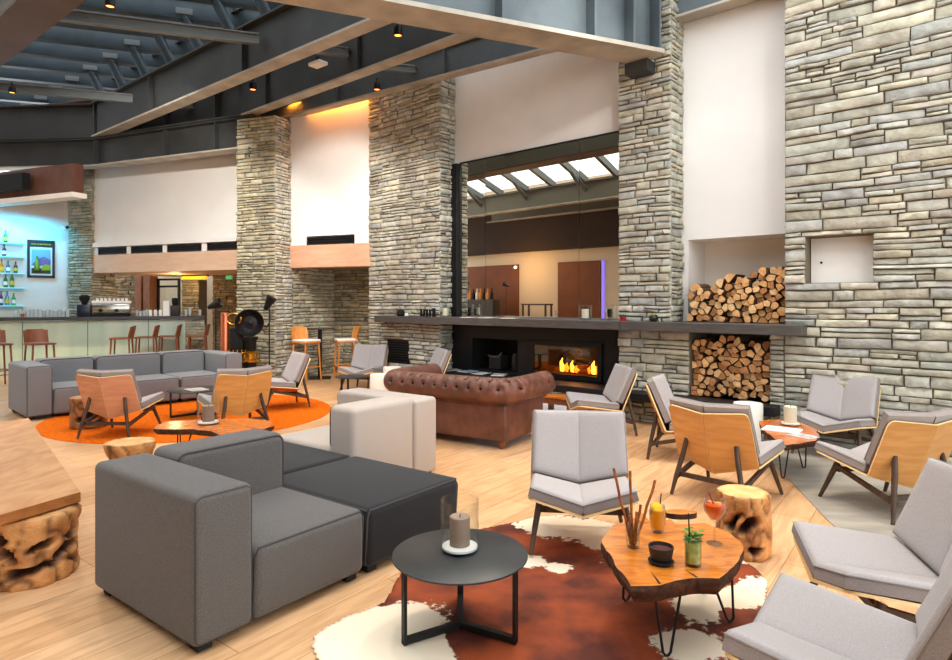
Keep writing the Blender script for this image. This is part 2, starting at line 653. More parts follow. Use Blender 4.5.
def vent(F, k0, k1, m, z0, z1, label, nsl=5, group=None, dz=.012):
    t = thing('air_vent', label, 'vent', F(k0, m, z0), 0, group)
    o = F(k0, m, z0)
    G = lambda a, b, z: F(a, b, z) - o
    mb = MB()
    fbox(mb, G, k0, k1, m + .02, m + .03, z0, z1)
    mb.build('backing', M_FLATBLACK, t)
    mb = MB()
    fbox(mb, G, k0, k1, m - .005, m + .02, z0, z0 + .015)
    fbox(mb, G, k0, k1, m - .005, m + .02, z1 - .015, z1)
    fbox(mb, G, k0, k0 + .02, m - .005, m + .02, z0, z1)
    fbox(mb, G, k1 - .02, k1, m - .005, m + .02, z0, z1)
    mb.build('frame', M_IRON, t)
    mb = MB()
    for i in range(nsl):
        z = z0 + (z1 - z0) * (i + .7) / (nsl + .4)
        fbox(mb, G, k0 + .02, k1 - .02, m - .002, m + .018, z - dz, z + dz * .3)
    mb.build('slats', M_IRON, t)
    return t


vent(L, .38, 1.40, .0, 2.58, 2.73, 'dark slot vent in white wall above the short wooden bulkhead', 3)
for i, (a, b) in enumerate(bv):
    vent(L, a + .01, b - .01, .36, 2.60, 2.74,
         'dark slot vent above long bar bulkhead, ' + ['beside the stone pillar at the bend', 'second from the bend pillar', 'third from the bend pillar', 'nearest the bar shelves'][i], 3)
vent(W, VENT[0], VENT[1], NW - .03, VENT[2], VENT[3], 'square black louvred grille low in the broad stone pillar', 9)

# wooden bulkheads
mb = MB()
fbox(mb, L, -.6, 1.79, -.02, .3, 2.16, 2.58)
struct(mb, 'trim_1', M_WOODBEAM)
mb = MB()
fbox(mb, L, 2.68, 7.55, .33, BM + .5, 2.17, 2.58)
struct(mb, 'trim_2', wood_mat('pale_bulkhead', (224, 192, 164), (214, 178, 150), .6, 1.2, (1, 1, 4)))

# white cover set in the square niche
t = thing('niche_cover', 'white square cover panel recessed in the right stone wall', 'panel', W(-1.4, NW + .18, 1.94), RZ_S)
mb = MB()
mb.box((0, 0, 0), (.60, .02, .48))
mb.build('panel', M_WHITE, t)
mb = MB()
mb.lathe([(0, 0), (.012, 0), (.012, .01), (0, .012)], 10, mtx=Matrix.Rotation(pi / 2, 3, 'X'), c=(-.2, -.01, -.02))
mb.build('knob', M_BLACK, t)

# ------------------------------------------------------------------ floor
m = bpy.data.materials.new('oak_floorboards')
m.use_nodes = True
nt = m.node_tree
b = nt.nodes['Principled BSDF']
tc = nt.nodes.new('ShaderNodeTexCoord')
mp = nt.nodes.new('ShaderNodeMapping')
mp.inputs['Rotation'].default_value = (0, 0, -atan2(.8, .6))
nt.links.new(tc.outputs['Object'], mp.inputs['Vector'])
bk = nt.nodes.new('ShaderNodeTexBrick')
bk.inputs['Color1'].default_value = lin((222, 184, 143))
bk.inputs['Color2'].default_value = lin((210, 168, 124))
bk.inputs['Mortar'].default_value = lin((178, 134, 94))
bk.inputs['Scale'].default_value = 1
bk.inputs['Mortar Size'].default_value = .003
bk.inputs['Brick Width'].default_value = 2.4
bk.inputs['Row Height'].default_value = .24
bk.offset = .37
nt.links.new(mp.outputs['Vector'], bk.inputs['Vector'])
mp2 = nt.nodes.new('ShaderNodeMapping')
mp2.inputs['Scale'].default_value = (1.2, 9, 1)
nt.links.new(mp.outputs['Vector'], mp2.inputs['Vector'])
ns = nt.nodes.new('ShaderNodeTexNoise')
ns.inputs['Scale'].default_value = 1.6
ns.inputs['Detail'].default_value = 7
ns.inputs['Distortion'].default_value = 1.6
nt.links.new(mp2.outputs['Vector'], ns.inputs['Vector'])
rp = nt.nodes.new('ShaderNodeValToRGB')
rp.color_ramp.elements[0].position = .3
rp.color_ramp.elements[0].color = (.74, .66, .58, 1)
rp.color_ramp.elements[1].position = .62
rp.color_ramp.elements[1].color = (1.05, 1.03, 1.0, 1)
nt.links.new(ns.outputs['Fac'], rp.inputs['Fac'])
mx = nt.nodes.new('ShaderNodeMix')
mx.data_type = 'RGBA'
mx.blend_type = 'MULTIPLY'
mx.inputs[0].default_value = .85
nt.links.new(bk.outputs['Color'], mx.inputs[6])
nt.links.new(rp.outputs['Color'], mx.inputs[7])
nt.links.new(mx.outputs[2], b.inputs['Base Color'])
b.inputs['Roughness'].default_value = .42
M_FLOOR = m
mb = MB()
mb.add([(-24, -9, 0), (10, -9, 0), (10, 20, 0), (-24, 20, 0)], [(0, 1, 2, 3)])
struct(mb, 'floor', M_FLOOR)
mb = MB()
slate = [(2.1, 2.3), (2.41, 4.25), (2.66, 5.31), (2.84, 6.2), W(-2.9, NW, 0).to_2d(), W(4.5, NW, 0).to_2d(), (5.5, 2.0)]
mb.prism([tuple(p) for p in slate], .0005, .006)
struct(mb, 'floor_slate', mat('grey_slate', (172, 165, 152), .55, rgb2=(142, 137, 128), vscale=2.5, stretch=(1, 3, 1)))

# ------------------------------------------------------------------ steel structure


def ibeam(mb, a, b, zb, zt, fw, ft=.03, wt=.025, mw=0, mf=1, mt=0):
    a, b = V(a), V(b)
    d = (b - a).normalized()
    u = V((d.y, -d.x, 0))

    def pr(h0, h1, w, m):
        vs = []
        for p in (a, b):
            for x, z in ((-w, h0), (w, h0), (w, h1), (-w, h1)):
                vs.append(V((p.x, p.y, 0)) + u * x + V((0, 0, z)))
        mb.add(vs, [(0, 3, 2, 1), (4, 5, 6, 7), (0, 1, 5, 4), (1, 2, 6, 5), (2, 3, 7, 6), (3, 0, 4, 7)], m)
    pr(zb, zb + ft, fw / 2, mf)
    pr(zb + ft, zt - ft, wt / 2, mw)
    pr(zt - ft, zt, fw / 2, mt)


def stiff(mb, a, b, t, zb, zt, fw, m=0):
    a, b = V(a), V(b)
    p = a + (b - a) * t
    d = (b - a).normalized()
    mb.box((p.x, p.y, (zb + zt) / 2), (.025, fw * .92, zt - zb), rot=atan2(d.y, d.x), m=m)


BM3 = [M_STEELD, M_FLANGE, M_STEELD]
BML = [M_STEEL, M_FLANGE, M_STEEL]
# great girder B1 running to the slim pillar
B1a, B1b = V((2.16, 7.57, 0)), V((-9.2, 2.95, 0))
d1 = (B1b - B1a).normalized()
mb = MB()
ibeam(mb, B1a, B1b, 4.46, 5.95, .44, .05, .04)
for q in (.05, .42, .95, 2.1, 3.2):
    stiff(mb, B1a, B1b, q / (B1b - B1a).length, 4.51, 5.9, .44)
struct(mb, 'beam_girder', BML)
# lower girder B5 along the bar side
B5a, B5n, B5b = V((-4.15, 11.85, 0)), V((-8.3, 13.55, 0)), V((-12.6, 13.95, 0))
mb = MB()
for a_, b_ in ((B5a, B5n), (B5n, B5b)):
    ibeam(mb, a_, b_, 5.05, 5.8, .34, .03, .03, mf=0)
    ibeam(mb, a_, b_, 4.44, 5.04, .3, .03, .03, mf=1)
for q in (.22, .52, .98):
    stiff(mb, B5a, B5n, q, 4.47, 5.8, .28)
struct(mb, 'beam_girder_bar', BM3)
mb = MB()
mb.box((-4.2, 11.85, 4.34), (.22, .22, .19))
struct(mb, 'beam_bracket_bend', M_STEELD)
mb = MB()
p = W(-3.55, NW - .12, 4.39)
mb.box(tuple(p), (.3, .22, .14), rot=RZ_S)
struct(mb, 'beam_bracket_middle', M_STEELD)

# cross beams parallel to the fireplace wall: (bar end, girder end)
BD = V((6.85, -5.47, 0)).normalized()


def onB1(px_t):
    """point on the girder line where x = t*y"""
    k = (B1a.x - px_t * B1a.y) / (-(d1.x - px_t * d1.y))
    return B1a + d1 * k


cross = [('beam_cross_wall', V((-4.15, 12.35, 0)), V((1.05, 8.75, 0)), .17, [M_STEEL, M_FLANGE, M_STEEL], .5),
         ('beam_cross_outer', V((-5.45, 12.75, 0)), V((.15, 8.05, 0)), .20, BM3, .74),
         ('beam_cross_inner', V((-8.2, 13.43, 0)), V((-1.05, 7.72, 0)), .24, BM3, .76)]
def lineX(p, d, q, e):
    """intersection of p+td and q+ue in plan"""
    det = d.x * -e.y + d.y * e.x
    r = q - p
    t = (r.x * -e.y + r.y * e.x) / det
    return p + d * t


for nm, a, b_, fw, mm, h in cross:
    b_ = lineX(a, b_ - a, B1a, d1)
    mb = MB()
    ibeam(mb, a, b_, 5.05, 5.05 + h, fw, .035, .03)
    for q in (.25, .55):
        stiff(mb, a, b_, q, 5.08, 5.03 + h, fw * .9)
    struct(mb, nm, mm)
mb = MB()
ibeam(mb, W(-3.25, NB - .16, 0), W(-1.95, NB - .16, 0), 4.98, 5.6, .22, .03, .03)
struct(mb, 'beam_niche', BML)
M_OLIVE = mat('olive_grey_steel', (118, 112, 96), .5, .1)
M_BRN = mat('brown_underside', (98, 82, 74), .6, var=.1, vscale=2)
for i, nn in enumerate((2.55, -2.9, -4.9)):
    mb = MB()
    c = EN * nn
    a, b_ = c - BD * 17.5, c + BD * (-3.2 if nn > 2 else 3)
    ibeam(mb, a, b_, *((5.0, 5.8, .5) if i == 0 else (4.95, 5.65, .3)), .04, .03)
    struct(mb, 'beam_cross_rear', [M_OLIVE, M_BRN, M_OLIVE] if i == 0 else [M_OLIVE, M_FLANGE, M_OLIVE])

# light cross members between the beams
CD = V((.95, .31, 0)).normalized()
M_CM = mat('pale_cross_member', (128, 134, 134), .5, .2)
in_a, in_b = cross[2][1], cross[2][2]
out_a, out_b = cross[1][1], cross[1][2]
wal_a, wal_b = cross[0][1], cross[0][2]
for t in (.22, .70):
    P = in_a + (in_b - in_a) * t
    mb = MB()
    q = lineX(P, CD, EN * 2.55, BD)
    ibeam(mb, P - CD * .1, q, 5.40, 5.56, .1, .02, .02)
    struct(mb, 'beam_tie', [M_CM] * 3)
    for (a0, b0, A1, B1_) in ((P, CD, out_a, out_b - out_a),):
        q = lineX(P + CD * .05, CD, A1, B1_)
        mb = MB()
        ibeam(mb, P + CD * .05, q - CD * .05, 5.38, 5.52, .1, .02, .02)
        struct(mb, 'beam_tie', [M_CM] * 3)
        q2 = lineX(q, CD, wal_a, wal_b - wal_a)
        mb = MB()
        ibeam(mb, q + CD * .05, q2, 5.24, 5.36, .09, .02, .02)
        struct(mb, 'beam_tie', [M_CM] * 3)

# roof glazing: struts, purlins, panes
M_RAFT = mat('grey_rafter', (110, 112, 108), .5, .2)
M_PURL = mat('dark_teal_purlin', (70, 82, 88), .45, .3, var=.12, vscale=3)
SH = V((-.55, -.1, 0))
LB = (in_b - in_a).length
N = 9
for i in range(-6, N + 1):
    P = in_a + (in_b - in_a) * ((i + .35) / N)
    P2 = P + SH * .45
    if i >= 0:
        mb = MB()
        mb.tube([P + V((0, 0, 5.8)), P2 + V((0, 0, 6.38))], .085, 12)
        struct(mb, 'beam_strut', M_PURL)
    mb = MB()
    ibeam(mb, P2 + CD * 2.2, lineX(P2, CD, EN * .6, BD), 6.32, 6.70, .16, .02, .02)
    struct(mb, 'beam_purlin', [M_PURL] * 3)
    mb = MB()
    mb.box(tuple(P2 + V((0, 0, 6.45)) - V((CD.y, -CD.x, 0)) * -.08), (.26, .02, .1), rot=atan2(CD.y, CD.x))
    struct(mb, 'beam_cleat', M_CM)
    mb = MB()
    Pm = P2 + (in_b - in_a) * (.5 / N)
    ibeam(mb, Pm + CD * 2.2, lineX(Pm, CD, EN * .6, BD), 6.52, 6.70, .07, .02, .02)
    struct(mb, 'beam_glazing_bar', [M_PURL] * 3)
mb = MB()
for dd_ in (.55, 1.5):
    a_, b_ = in_a - BD * 4 + CD * dd_, in_b + CD * dd_ - BD * 1.0
    ibeam(mb, a_, b_, 6.55, 6.70, .08, .02, .02)
struct(mb, 'beam_glazing_bar', [M_PURL] * 3)
# rear run of glazing, sloping down (seen in the mirror)
for k in range(18):
    a_ = EN * 1.2 - BD * (2 + 1.25 * k)
    b_ = EN * -3.0 - BD * (2.6 + 1.25 * k)
    mb = MB()
    mb.bar(a_ + V((0, 0, 6.52)), b_ + V((0, 0, 5.70)), .12, .22)
    struct(mb, 'beam_rafter', M_RAFT)
    if k % 2:
        mb = MB()
        q_ = b_.lerp(a_, .3)
        mb.tube([b_ + V((0, 0, 5.3)), q_ + V((0, 0, 5.95))], .07, 10)
        struct(mb, 'beam_strut', M_RAFT)
mb = MB()
r0, r1 = in_a - BD * 6 + CD * 3, in_b + BD * 1.2 + CD * 3
m0, m1 = EN * 1.0 - BD * 24, EN * 1.0 - BD * .0
mb.add([r0 + V((0, 0, 6.74)), r1 + V((0, 0, 6.74)), m1 + V((0, 0, 6.74)), m0 + V((0, 0, 6.74))], [(0, 1, 2, 3)])
n0, n1 = EN * -3.1 - BD * 26, EN * -3.1 - BD * .0
mb.add([m0 + V((0, 0, 6.66)), m1 + V((0, 0, 6.66)), n1 + V((0, 0, 5.83)), n0 + V((0, 0, 5.83))], [(0, 1, 2, 3)])
struct(mb, 'window_1', M_SKYGLASS)

# opaque ceiling over the wall side and the rear
mb = MB()
M_CEIL = mat('brown_ceiling_boards', (120, 92, 74), .8, var=.1, vscale=3)


def flat(pts, z, m=0):
    mb.prism([(p.x, p.y) for p in pts], z, z + .06, m)


flat([EN * 2.2 + BD * 1, EN * 2.2 + BD * 8, EN * -9 + BD * 8, EN * -9 + BD * 1], 6.3)
flat([EN * -3.1 - BD * 26, EN * -3.1 + BD * 1, EN * -6.2 + BD * 1, EN * -6.2 - BD * 26], 5.7)
fbox(mb, L, 1.7, 2.8, .3, 1.2, 4.9, 5.9)
flat([L(1, 1.2, 0), L(9, 1.2, 0), L(9, -.4, 0), L(1, -.4, 0)], 5.85)
struct(mb, 'ceiling', M_CEIL)

# ------------------------------------------------------------------ rear and left walls (seen in the mirror)
M_BROWN = mat('rust_brown_panel', (122, 66, 26), .6, var=.1, vscale=1.5)
NR = -6.0
mb = MB()
fbox(mb, W, -24, 6, NR - .2, NR, 0, 6.4)
struct(mb, 'wall_rear', mat('rear_plaster', (214, 196, 172), .9))
mb = MB()
fbox(mb, W, -24, 6, NR, NR + .3, 3.6, 6.1)
struct(mb, 'trim_rear', mat('dark_brown_fascia', (62, 46, 36), .8))
for a, b_ in ((-19.6, -16.0), (-14.0, -12.2)):
    mb = MB()
    fbox(mb, W, a, b_, NR, NR + .06, 0, 3.1)
    struct(mb, 'wall_rear_panel', M_BROWN)
mb = MB()
fbox(mb, W, -12.15, -12.04, NR, NR + .05, 0, 3.1)
tag(mb.build('light_strip', mat('violet_light', (150, 130, 255), .5, emit=(140, 120, 255), estr=1.0)), 'violet light strip beside the brown panel, seen in the mirror', 'light strip')

# ------------------------------------------------------------------ mantel, fireplace, mirror
t = thing('mantel_shelf', 'long grey steel mantel shelf across the stone fireplace wall', 'shelf', W(-5.1, 7.25, 1.15), RZ_S)
mb = MB()
mb.box((0, -.02, .055), (6.82, .5, .11), bev=.004, seg=1)
mb.box((0.55, .32, .085), (5.5, .3, .05))
mb.build('slab', M_MANTEL, t)
mb = MB()
mb.box((1.35, -.271, .055), (.006, .004, .1))
mb.build('joint', M_BLACK, t)

t = thing('hearth_slab', 'low black steel hearth slab under fireplace and lower log niche', 'hearth', W(-4.5, 7.2, .29), RZ_S)
mb = MB()
mb.box((-.02, 0, .05), (5.16, .5, .1), bev=.004, seg=1)
mb.box((-1.0, .3, .05), (3.2, .2, .1))
mb.box((1.985, .3, .05), (.9, .6, .1))
mb.build('slab', M_IRON, t)

FP = thing('fireplace', 'black steel fireplace insert with a burning log fire', 'fireplace', W(-5.5, NB - .06, .39), RZ_S)
mb = MB()
S0, S1 = -1.63, 1.57          # extents round s=-5.5


def panel_holes(mb, x0, x1, z0, z1, holes, y0, y1, m=0):
    xs = sorted(set([x0, x1] + [h[0] for h in holes] + [h[1] for h in holes]))
    for i in range(len(xs) - 1):
        a, b_ = xs[i], xs[i + 1]
        zs = [(z0, z1)]
        for h in holes:
            if h[0] <= a and h[1] >= b_:
                zs = [(z0, h[2]), (h[3], z1)]
        for q, r in zs:
            mb.box(((a + b_) / 2, (y0 + y1) / 2, (q + r) / 2), (b_ - a, y1 - y0, r - q), m=m)


H1, H2 = (-1.17, -.25, .03, .53), (-.06, 1.19, .03, .52)
panel_holes(mb, S0, S1, 0, .76, [H1, H2], -.02, .03)
mb.build('surround', M_IRON, FP)
for h, nm in ((H1, 'log_store'), (H2, 'firebox')):
    mb = MB()
    a, b_, c, d = h
    mb.box(((a + b_) / 2, .5, (c + d) / 2), (b_ - a, .02, d - c))
    mb.box((a, .27, (c + d) / 2), (.01, .5, d - c))
    mb.box((b_, .27, (c + d) / 2), (.01, .5, d - c))
    mb.box(((a + b_) / 2, .27, c), (b_ - a, .5, .01))
    mb.box(((a + b_) / 2, .27, d), (b_ - a, .5, .01))
    mb.build(nm, M_FLATBLACK, FP)
mb = MB()
panel_holes(mb, H2[0] - .02, H2[1] + .02, H2[2] - .02, H2[3] + .02, [(H2[0] + .13, H2[1] - .05, H2[2] + .05, H2[3] - .04)], -.05, -.015)
dr = mb.build('door', M_BLACK, FP)
mb = MB()
mb.box(((H2[0] + H2[1]) / 2 + .04, -.03, .275), (1.07, .006, .40))
mb.build('pane', glass_mat('fire_glass', (225, 215, 205), .3), dr)
mb = MB()
mb.lathe([(0, 0), (.09, 0), (.09, .02), (0, .025)], 20, mtx=Matrix.Rotation(pi / 2, 3, 'X'), c=(1.40, -.02, .20))
mb.build('damper_knob', M_BLACK, FP)
mb = MB()
for x, y, a in ((.55, .16, .1), (.75, .22, -.15), (.62, .2, .5), (.95, .15, -.1)):
    mb.tube([(x - .22, y, .10 + .02 * a), (x + .22, y + .06 * a, .12 + .1 * abs(a))], .045, 8)
mb.build('fire_logs', mat('charred_log', (90, 60, 44), .9, rgb2=(30, 22, 18), vscale=20, emit=(255, 90, 20), estr=.15), FP)
M_FLAME = mat('orange_flame', (255, 150, 40), .5, emit=(255, 130, 24), estr=5)
M_FLAMEY = mat('yellow_flame', (255, 200, 90), .5, emit=(255, 190, 70), estr=8)
for x, y, h, r in ((.46, .12, .2, .04), (.53, .14, .13, .05), (.63, .13, .17, .035), (.70, .12, .1, .05), (1.0, .1, .19, .045), (1.06, .12, .14, .05), (.92, .12, .1, .03)):
    mb = MB()
    pth = [(x, y, .10), (x + .01, y, .10 + h * .3), (x - .015, y, .10 + h * .65), (x + .012, y, .10 + h)]
    mb.tube(pth, [r * .7, r, r * .55, .002], 8, m=0 if h < .15 else 1)
    mb.build('flame', [M_FLAME, M_FLAMEY], FP)
pl = bpy.data.lights.new('fire_glow', 'POINT')
pl.energy = 10
pl.color = (1, .45, .12)
pl.shadow_soft_size = .1
o = bpy.data.objects.new('fire_glow', pl)
COL.objects.link(o)
o.location = W(-4.8, NB + .08, .75)
# iron log basket inside the open store
t = thing('log_basket', 'small black iron basket in the open slot left of fire', 'basket', W(-6.28, NB + .12, .43), RZ_S)
mb = MB()
mb.box((0, 0, .11), (.24, .2, .20))
mb.build('body', mat('dull_iron', (60, 58, 56), .6, .4), t)
mb = MB()
mb.tube([(-.14, -.1, .22), (-.06, -.1, .2), (.06, -.1, .2), (.14, -.1, .27)], .012, 6)
mb.build('handle', mat('pale_iron', (130, 128, 126), .5, .5), t)
t = tag(MB().lathe([(.07, 0), (.08, .1), (.07, .22), (.05, .26), (0, .27)], 14).build('ash_bucket', mat('dull_iron', (60, 58, 56)), loc=W(-5.95, NB + .15, .43)), 'dark round bucket beside the iron basket in the hearth slot', 'bucket')

M_MIRROR = mat('mirror_glass', (222, 218, 208), .005, 1.0)
t = thing('wall_mirror', 'tall panelled wall mirror above the mantel reflecting roof beams', 'mirror', W(-5.5, NB - .03, 1.262), RZ_S)
xs = [-1.50, -.72, .55, 1.58]
# panel joints measured on the wall
xs = [-1.50, -.93, .81, 1.60]
for i in range(3):
    mb = MB()
    mb.box(((xs[i] + xs[i + 1]) / 2, 0, 1.26), (xs[i + 1] - xs[i] - .008, .012, 2.52))
    o = mb.build('mirror_panel', M_MIRROR, t)
    o.rotation_euler = (0, 0, (-.0025, .002, -.002)[i])
mb = MB()
mb.box((-1.57, -.02, 1.26), (.13, .1, 2.54))
mb.box((.05, .015, 2.535), (3.1, .03, .03))
mb.build('frame', M_BLACK, t)

# ------------------------------------------------------------------ split logs
M_END = wood_mat('log_end_grain', (236, 190, 134), (206, 148, 90), .8, 5, (4, 4, 4), 1)
M_ENDS = [M_END, M_END, wood_mat('log_end_pale', (244, 208, 158), (222, 174, 116), .8, 5, (4, 4, 4), 1), wood_mat('log_end_brown', (204, 150, 98), (164, 110, 66), .8, 5, (4, 4, 4), 1)]
M_LBARK = mat('log_bark', (120, 88, 60), .9, rgb2=(76, 54, 38), vscale=30, bump=.6, bscale=60)


def clip_poly(poly, p, q):
    """keep the part of poly nearer p than q"""
    mx_, my = (p[0] + q[0]) / 2, (p[1] + q[1]) / 2
    nx, ny = q[0] - p[0], q[1] - p[1]
    out = []
    for i in range(len(poly)):
        a, b_ = poly[i], poly[(i + 1) % len(poly)]
        da = (a[0] - mx_) * nx + (a[1] - my) * ny
        db = (b_[0] - mx_) * nx + (b_[1] - my) * ny
        if da <= 0:
            out.append(a)
        if da * db < 0:
            k = da / (da - db)
            out.append((a[0] + (b_[0] - a[0]) * k, a[1] + (b_[1] - a[1]) * k))
    return out


def log_pile(x0, x1, z0, top, n, origin, label, group, seed, depth0=-.02):
    rg = random.Random(seed)
    pts = []
    zmax = max(top(x0 + (x1 - x0) * i / 20) for i in range(21))
    tries = 0
    while len(pts) < n and tries < 40000:
        tries += 1
        p = (rg.uniform(x0 + .02, x1 - .02), rg.uniform(z0 + .02, zmax - .01))
        if p[1] > top(p[0]) - .025:
            continue
        md = sqrt((x1 - x0) * (zmax - z0) / n) * .74
        if all((p[0] - q[0]) ** 2 + ((p[1] - q[1]) * 1.25) ** 2 > md * md for q in pts):
            pts.append(p)
    for p in pts:
        R = rg.choice((.05, .062, .075, .09))
        shape = rg.random()
        poly = [(p[0] + R * cos(2 * pi * i / 14), p[1] + R * .92 * sin(2 * pi * i / 14)) for i in range(14)]
        for q in pts:
            if q != p and abs(q[0] - p[0]) < .2 and abs(q[1] - p[1]) < .2:
                poly = clip_poly(poly, p, q)
        poly = clip_poly(poly, p, (2 * x0 - p[0], p[1]))
        poly = clip_poly(poly, p, (2 * x1 - p[0], p[1]))
        poly = clip_poly(poly, p, (p[0], 2 * z0 - p[1]))
        if len(poly) < 3:
            continue
        cx = sum(q[0] for q in poly) / len(poly)
        cz = sum(q[1] for q in poly) / len(poly)
        if shape < .38 and len(poly) > 5:         # split again: a narrower wedge
            an = rg.uniform(0, 2 * pi)
            for dd_ in (0, 2.1):
                poly = clip_poly(poly, (cx, cz), (cx + .07 * cos(an + dd_), cz + .07 * sin(an + dd_)))
        elif shape < .7 and len(poly) > 5:          # split wedge: flatten one side
            an = rg.uniform(0, 2 * pi)
            cut = (cx + .03 * cos(an), cz + .03 * sin(an))
            poly = clip_poly(poly, (cx, cz), (cx + .062 * cos(an), cz + .062 * sin(an)))
        if len(poly) < 3:
            continue
        sk = rg.uniform(.86, .97)
        poly = [(cx + (q[0] - cx) * sk, cz + (q[1] - cz) * sk) for q in poly]
        y0 = depth0 + rg.uniform(-.05, .07)
        y1 = y0 + .34
        mb = MB()
        k = len(poly)
        ty, tz = rg.uniform(-.015, .015), rg.uniform(-.015, .015)
        ins = [(cx + (q[0] - cx) * .93, cz + (q[1] - cz) * .93) for q in poly]
        vs = [(q[0] - cx, y0 + ty * (q[0] - cx) * 20 * .1, q[1] - cz) for q in ins]
        vs += [(q[0] - cx, y0 + .006, q[1] - cz) for q in poly]
        vs += [(q[0] - cx, y1, q[1] - cz) for q in poly]
        mb.add(vs, [tuple(range(k))], 0)
        mb.add(vs, [(i, (i + 1) % k, k + (i + 1) % k, k + i) for i in range(k)], 0)
        mb.add(vs, [(k + i, k + (i + 1) % k, 2 * k + (i + 1) % k, 2 * k + i) for i in range(k)] + [tuple(range(2 * k, 3 * k))], 1)
        mb.v = mb.v[:3 * k]
        mb.f = [tuple(i % (3 * k) for i in f) for f in mb.f]
        mb.c = mb.c[:3 * k]
        o = mb.build('firewood_log', [rg.choice(M_ENDS), M_LBARK], smooth=False)
        o.location = origin + ES * cx + V((0, 0, cz))
        o.rotation_euler = (0, 0, RZ_S)
        tag(o, label, 'firewood log', group)


log_pile(-3.08, -1.925, 1.262, lambda s: 1.262 + (.10 if s < -3.0 else min(.62, .40 + (s + 3.0) * .25 + .03 * sin(s * 14))), 84, EN * 7.42,
         'split firewood log stacked in the white niche above the mantel', 'firewood in the upper niche', 5)
log_pile(LOGN[0] + .01, LOGN[1] - .01, .392, lambda s: 1.08 + .03 * sin(s * 9), 96, EN * 7.30,
         'split firewood log stacked in the dark niche below the mantel', 'firewood in the lower niche', 9)

# ------------------------------------------------------------------ lounge chairs


def bil(q, u, v):
    return (q[0] * (1 - u) + q[1] * u) * (1 - v) + (q[3] * (1 - u) + q[2] * u) * v


def round_outline(round_c, r=.14, n=5):
    """unit-square outline, corner round_c (0..3) rounded"""
    cs = [(0, 0), (1, 0), (1, 1), (0, 1)]
    out = []
    for i, c in enumerate(cs):
        if i not in round_c:
            out.append(c)
            continue
        p, q = cs[i - 1], cs[(i + 1) % 4]
        a = (c[0] + (p[0] - c[0]) * r, c[1] + (p[1] - c[1]) * r)
        b_ = (c[0] + (q[0] - c[0]) * r, c[1] + (q[1] - c[1]) * r)
        for k in range(n + 1):
            t_ = k / n
            out.append(tuple((1 - t_) ** 2 * a[j] + 2 * t_ * (1 - t_) * c[j] + t_ * t_ * b_[j] for j in (0, 1)))
    return out


def ply(mb, q, nrm, th, rc):
    q = [V(p) for p in q]
    ol = round_outline(rc)
    k = len(ol)
    top = [bil(q, u, v) for u, v in ol]
    bot = [p + nrm * th for p in top]
    mb.add(top + bot, [tuple(range(k)), tuple(range(k, 2 * k))[::-1]], 0)
    mb.add(top + bot, [(i, (i + 1) % k, k + (i + 1) % k, k + i) for i in range(k)], 1)


def pad(mb, q, nrm, th, pipe=None, n=12, edge=.09):
    """upholstered pad over a quad, puffed towards nrm"""
    q = [V(p) for p in q]
    vs, fs = [], []
    us = [0, .012, .04, .09] + [.09 + .82 * i / (n - 2) for i in range(1, n - 2)] + [.91, .96, .988, 1]
    k = len(us)
    for v in us:
        for u in us:
            e = min(u, 1 - u, v, 1 - v)
            h = th * (.80 + .20 * min(1, (e / .06)) ** .6 if e > .005 else .70)
            vs.append(bil(q, u, v) + nrm * h)
    for i in range(k - 1):
        for j in range(k - 1):
            o = i * k + j
            fs.append((o, o + 1, o + k + 1, o + k))
    o = len(vs)
    ring = list(range(k)) + [i * k + k - 1 for i in range(1, k)] + [(k - 1) * k + i for i in range(k - 2, -1, -1)] + [i * k for i in range(k - 2, 0, -1)]
    for i in ring:
        u, v = us[i % k], us[i // k]
        vs.append(bil(q, u, v) + nrm * .001)
    R = len(ring)
    side = [(ring[i], ring[(i + 1) % R], o + (i + 1) % R, o + i) for i in range(R)]
    mb.add(vs, fs, 0)
    base = len(mb.v) - len(vs)
    mb.f.append(tuple(base + o + i for i in range(R)))
    mb.m.append(0)
    for f in side:
        mb.f.append(tuple(base + x for x in f))
        mb.m.append(1)
    if pipe is not None:
        pts = [V(vs[i]) for i in ring]
        mb.tube(pts, .0045, 5, m=pipe, closed=True)


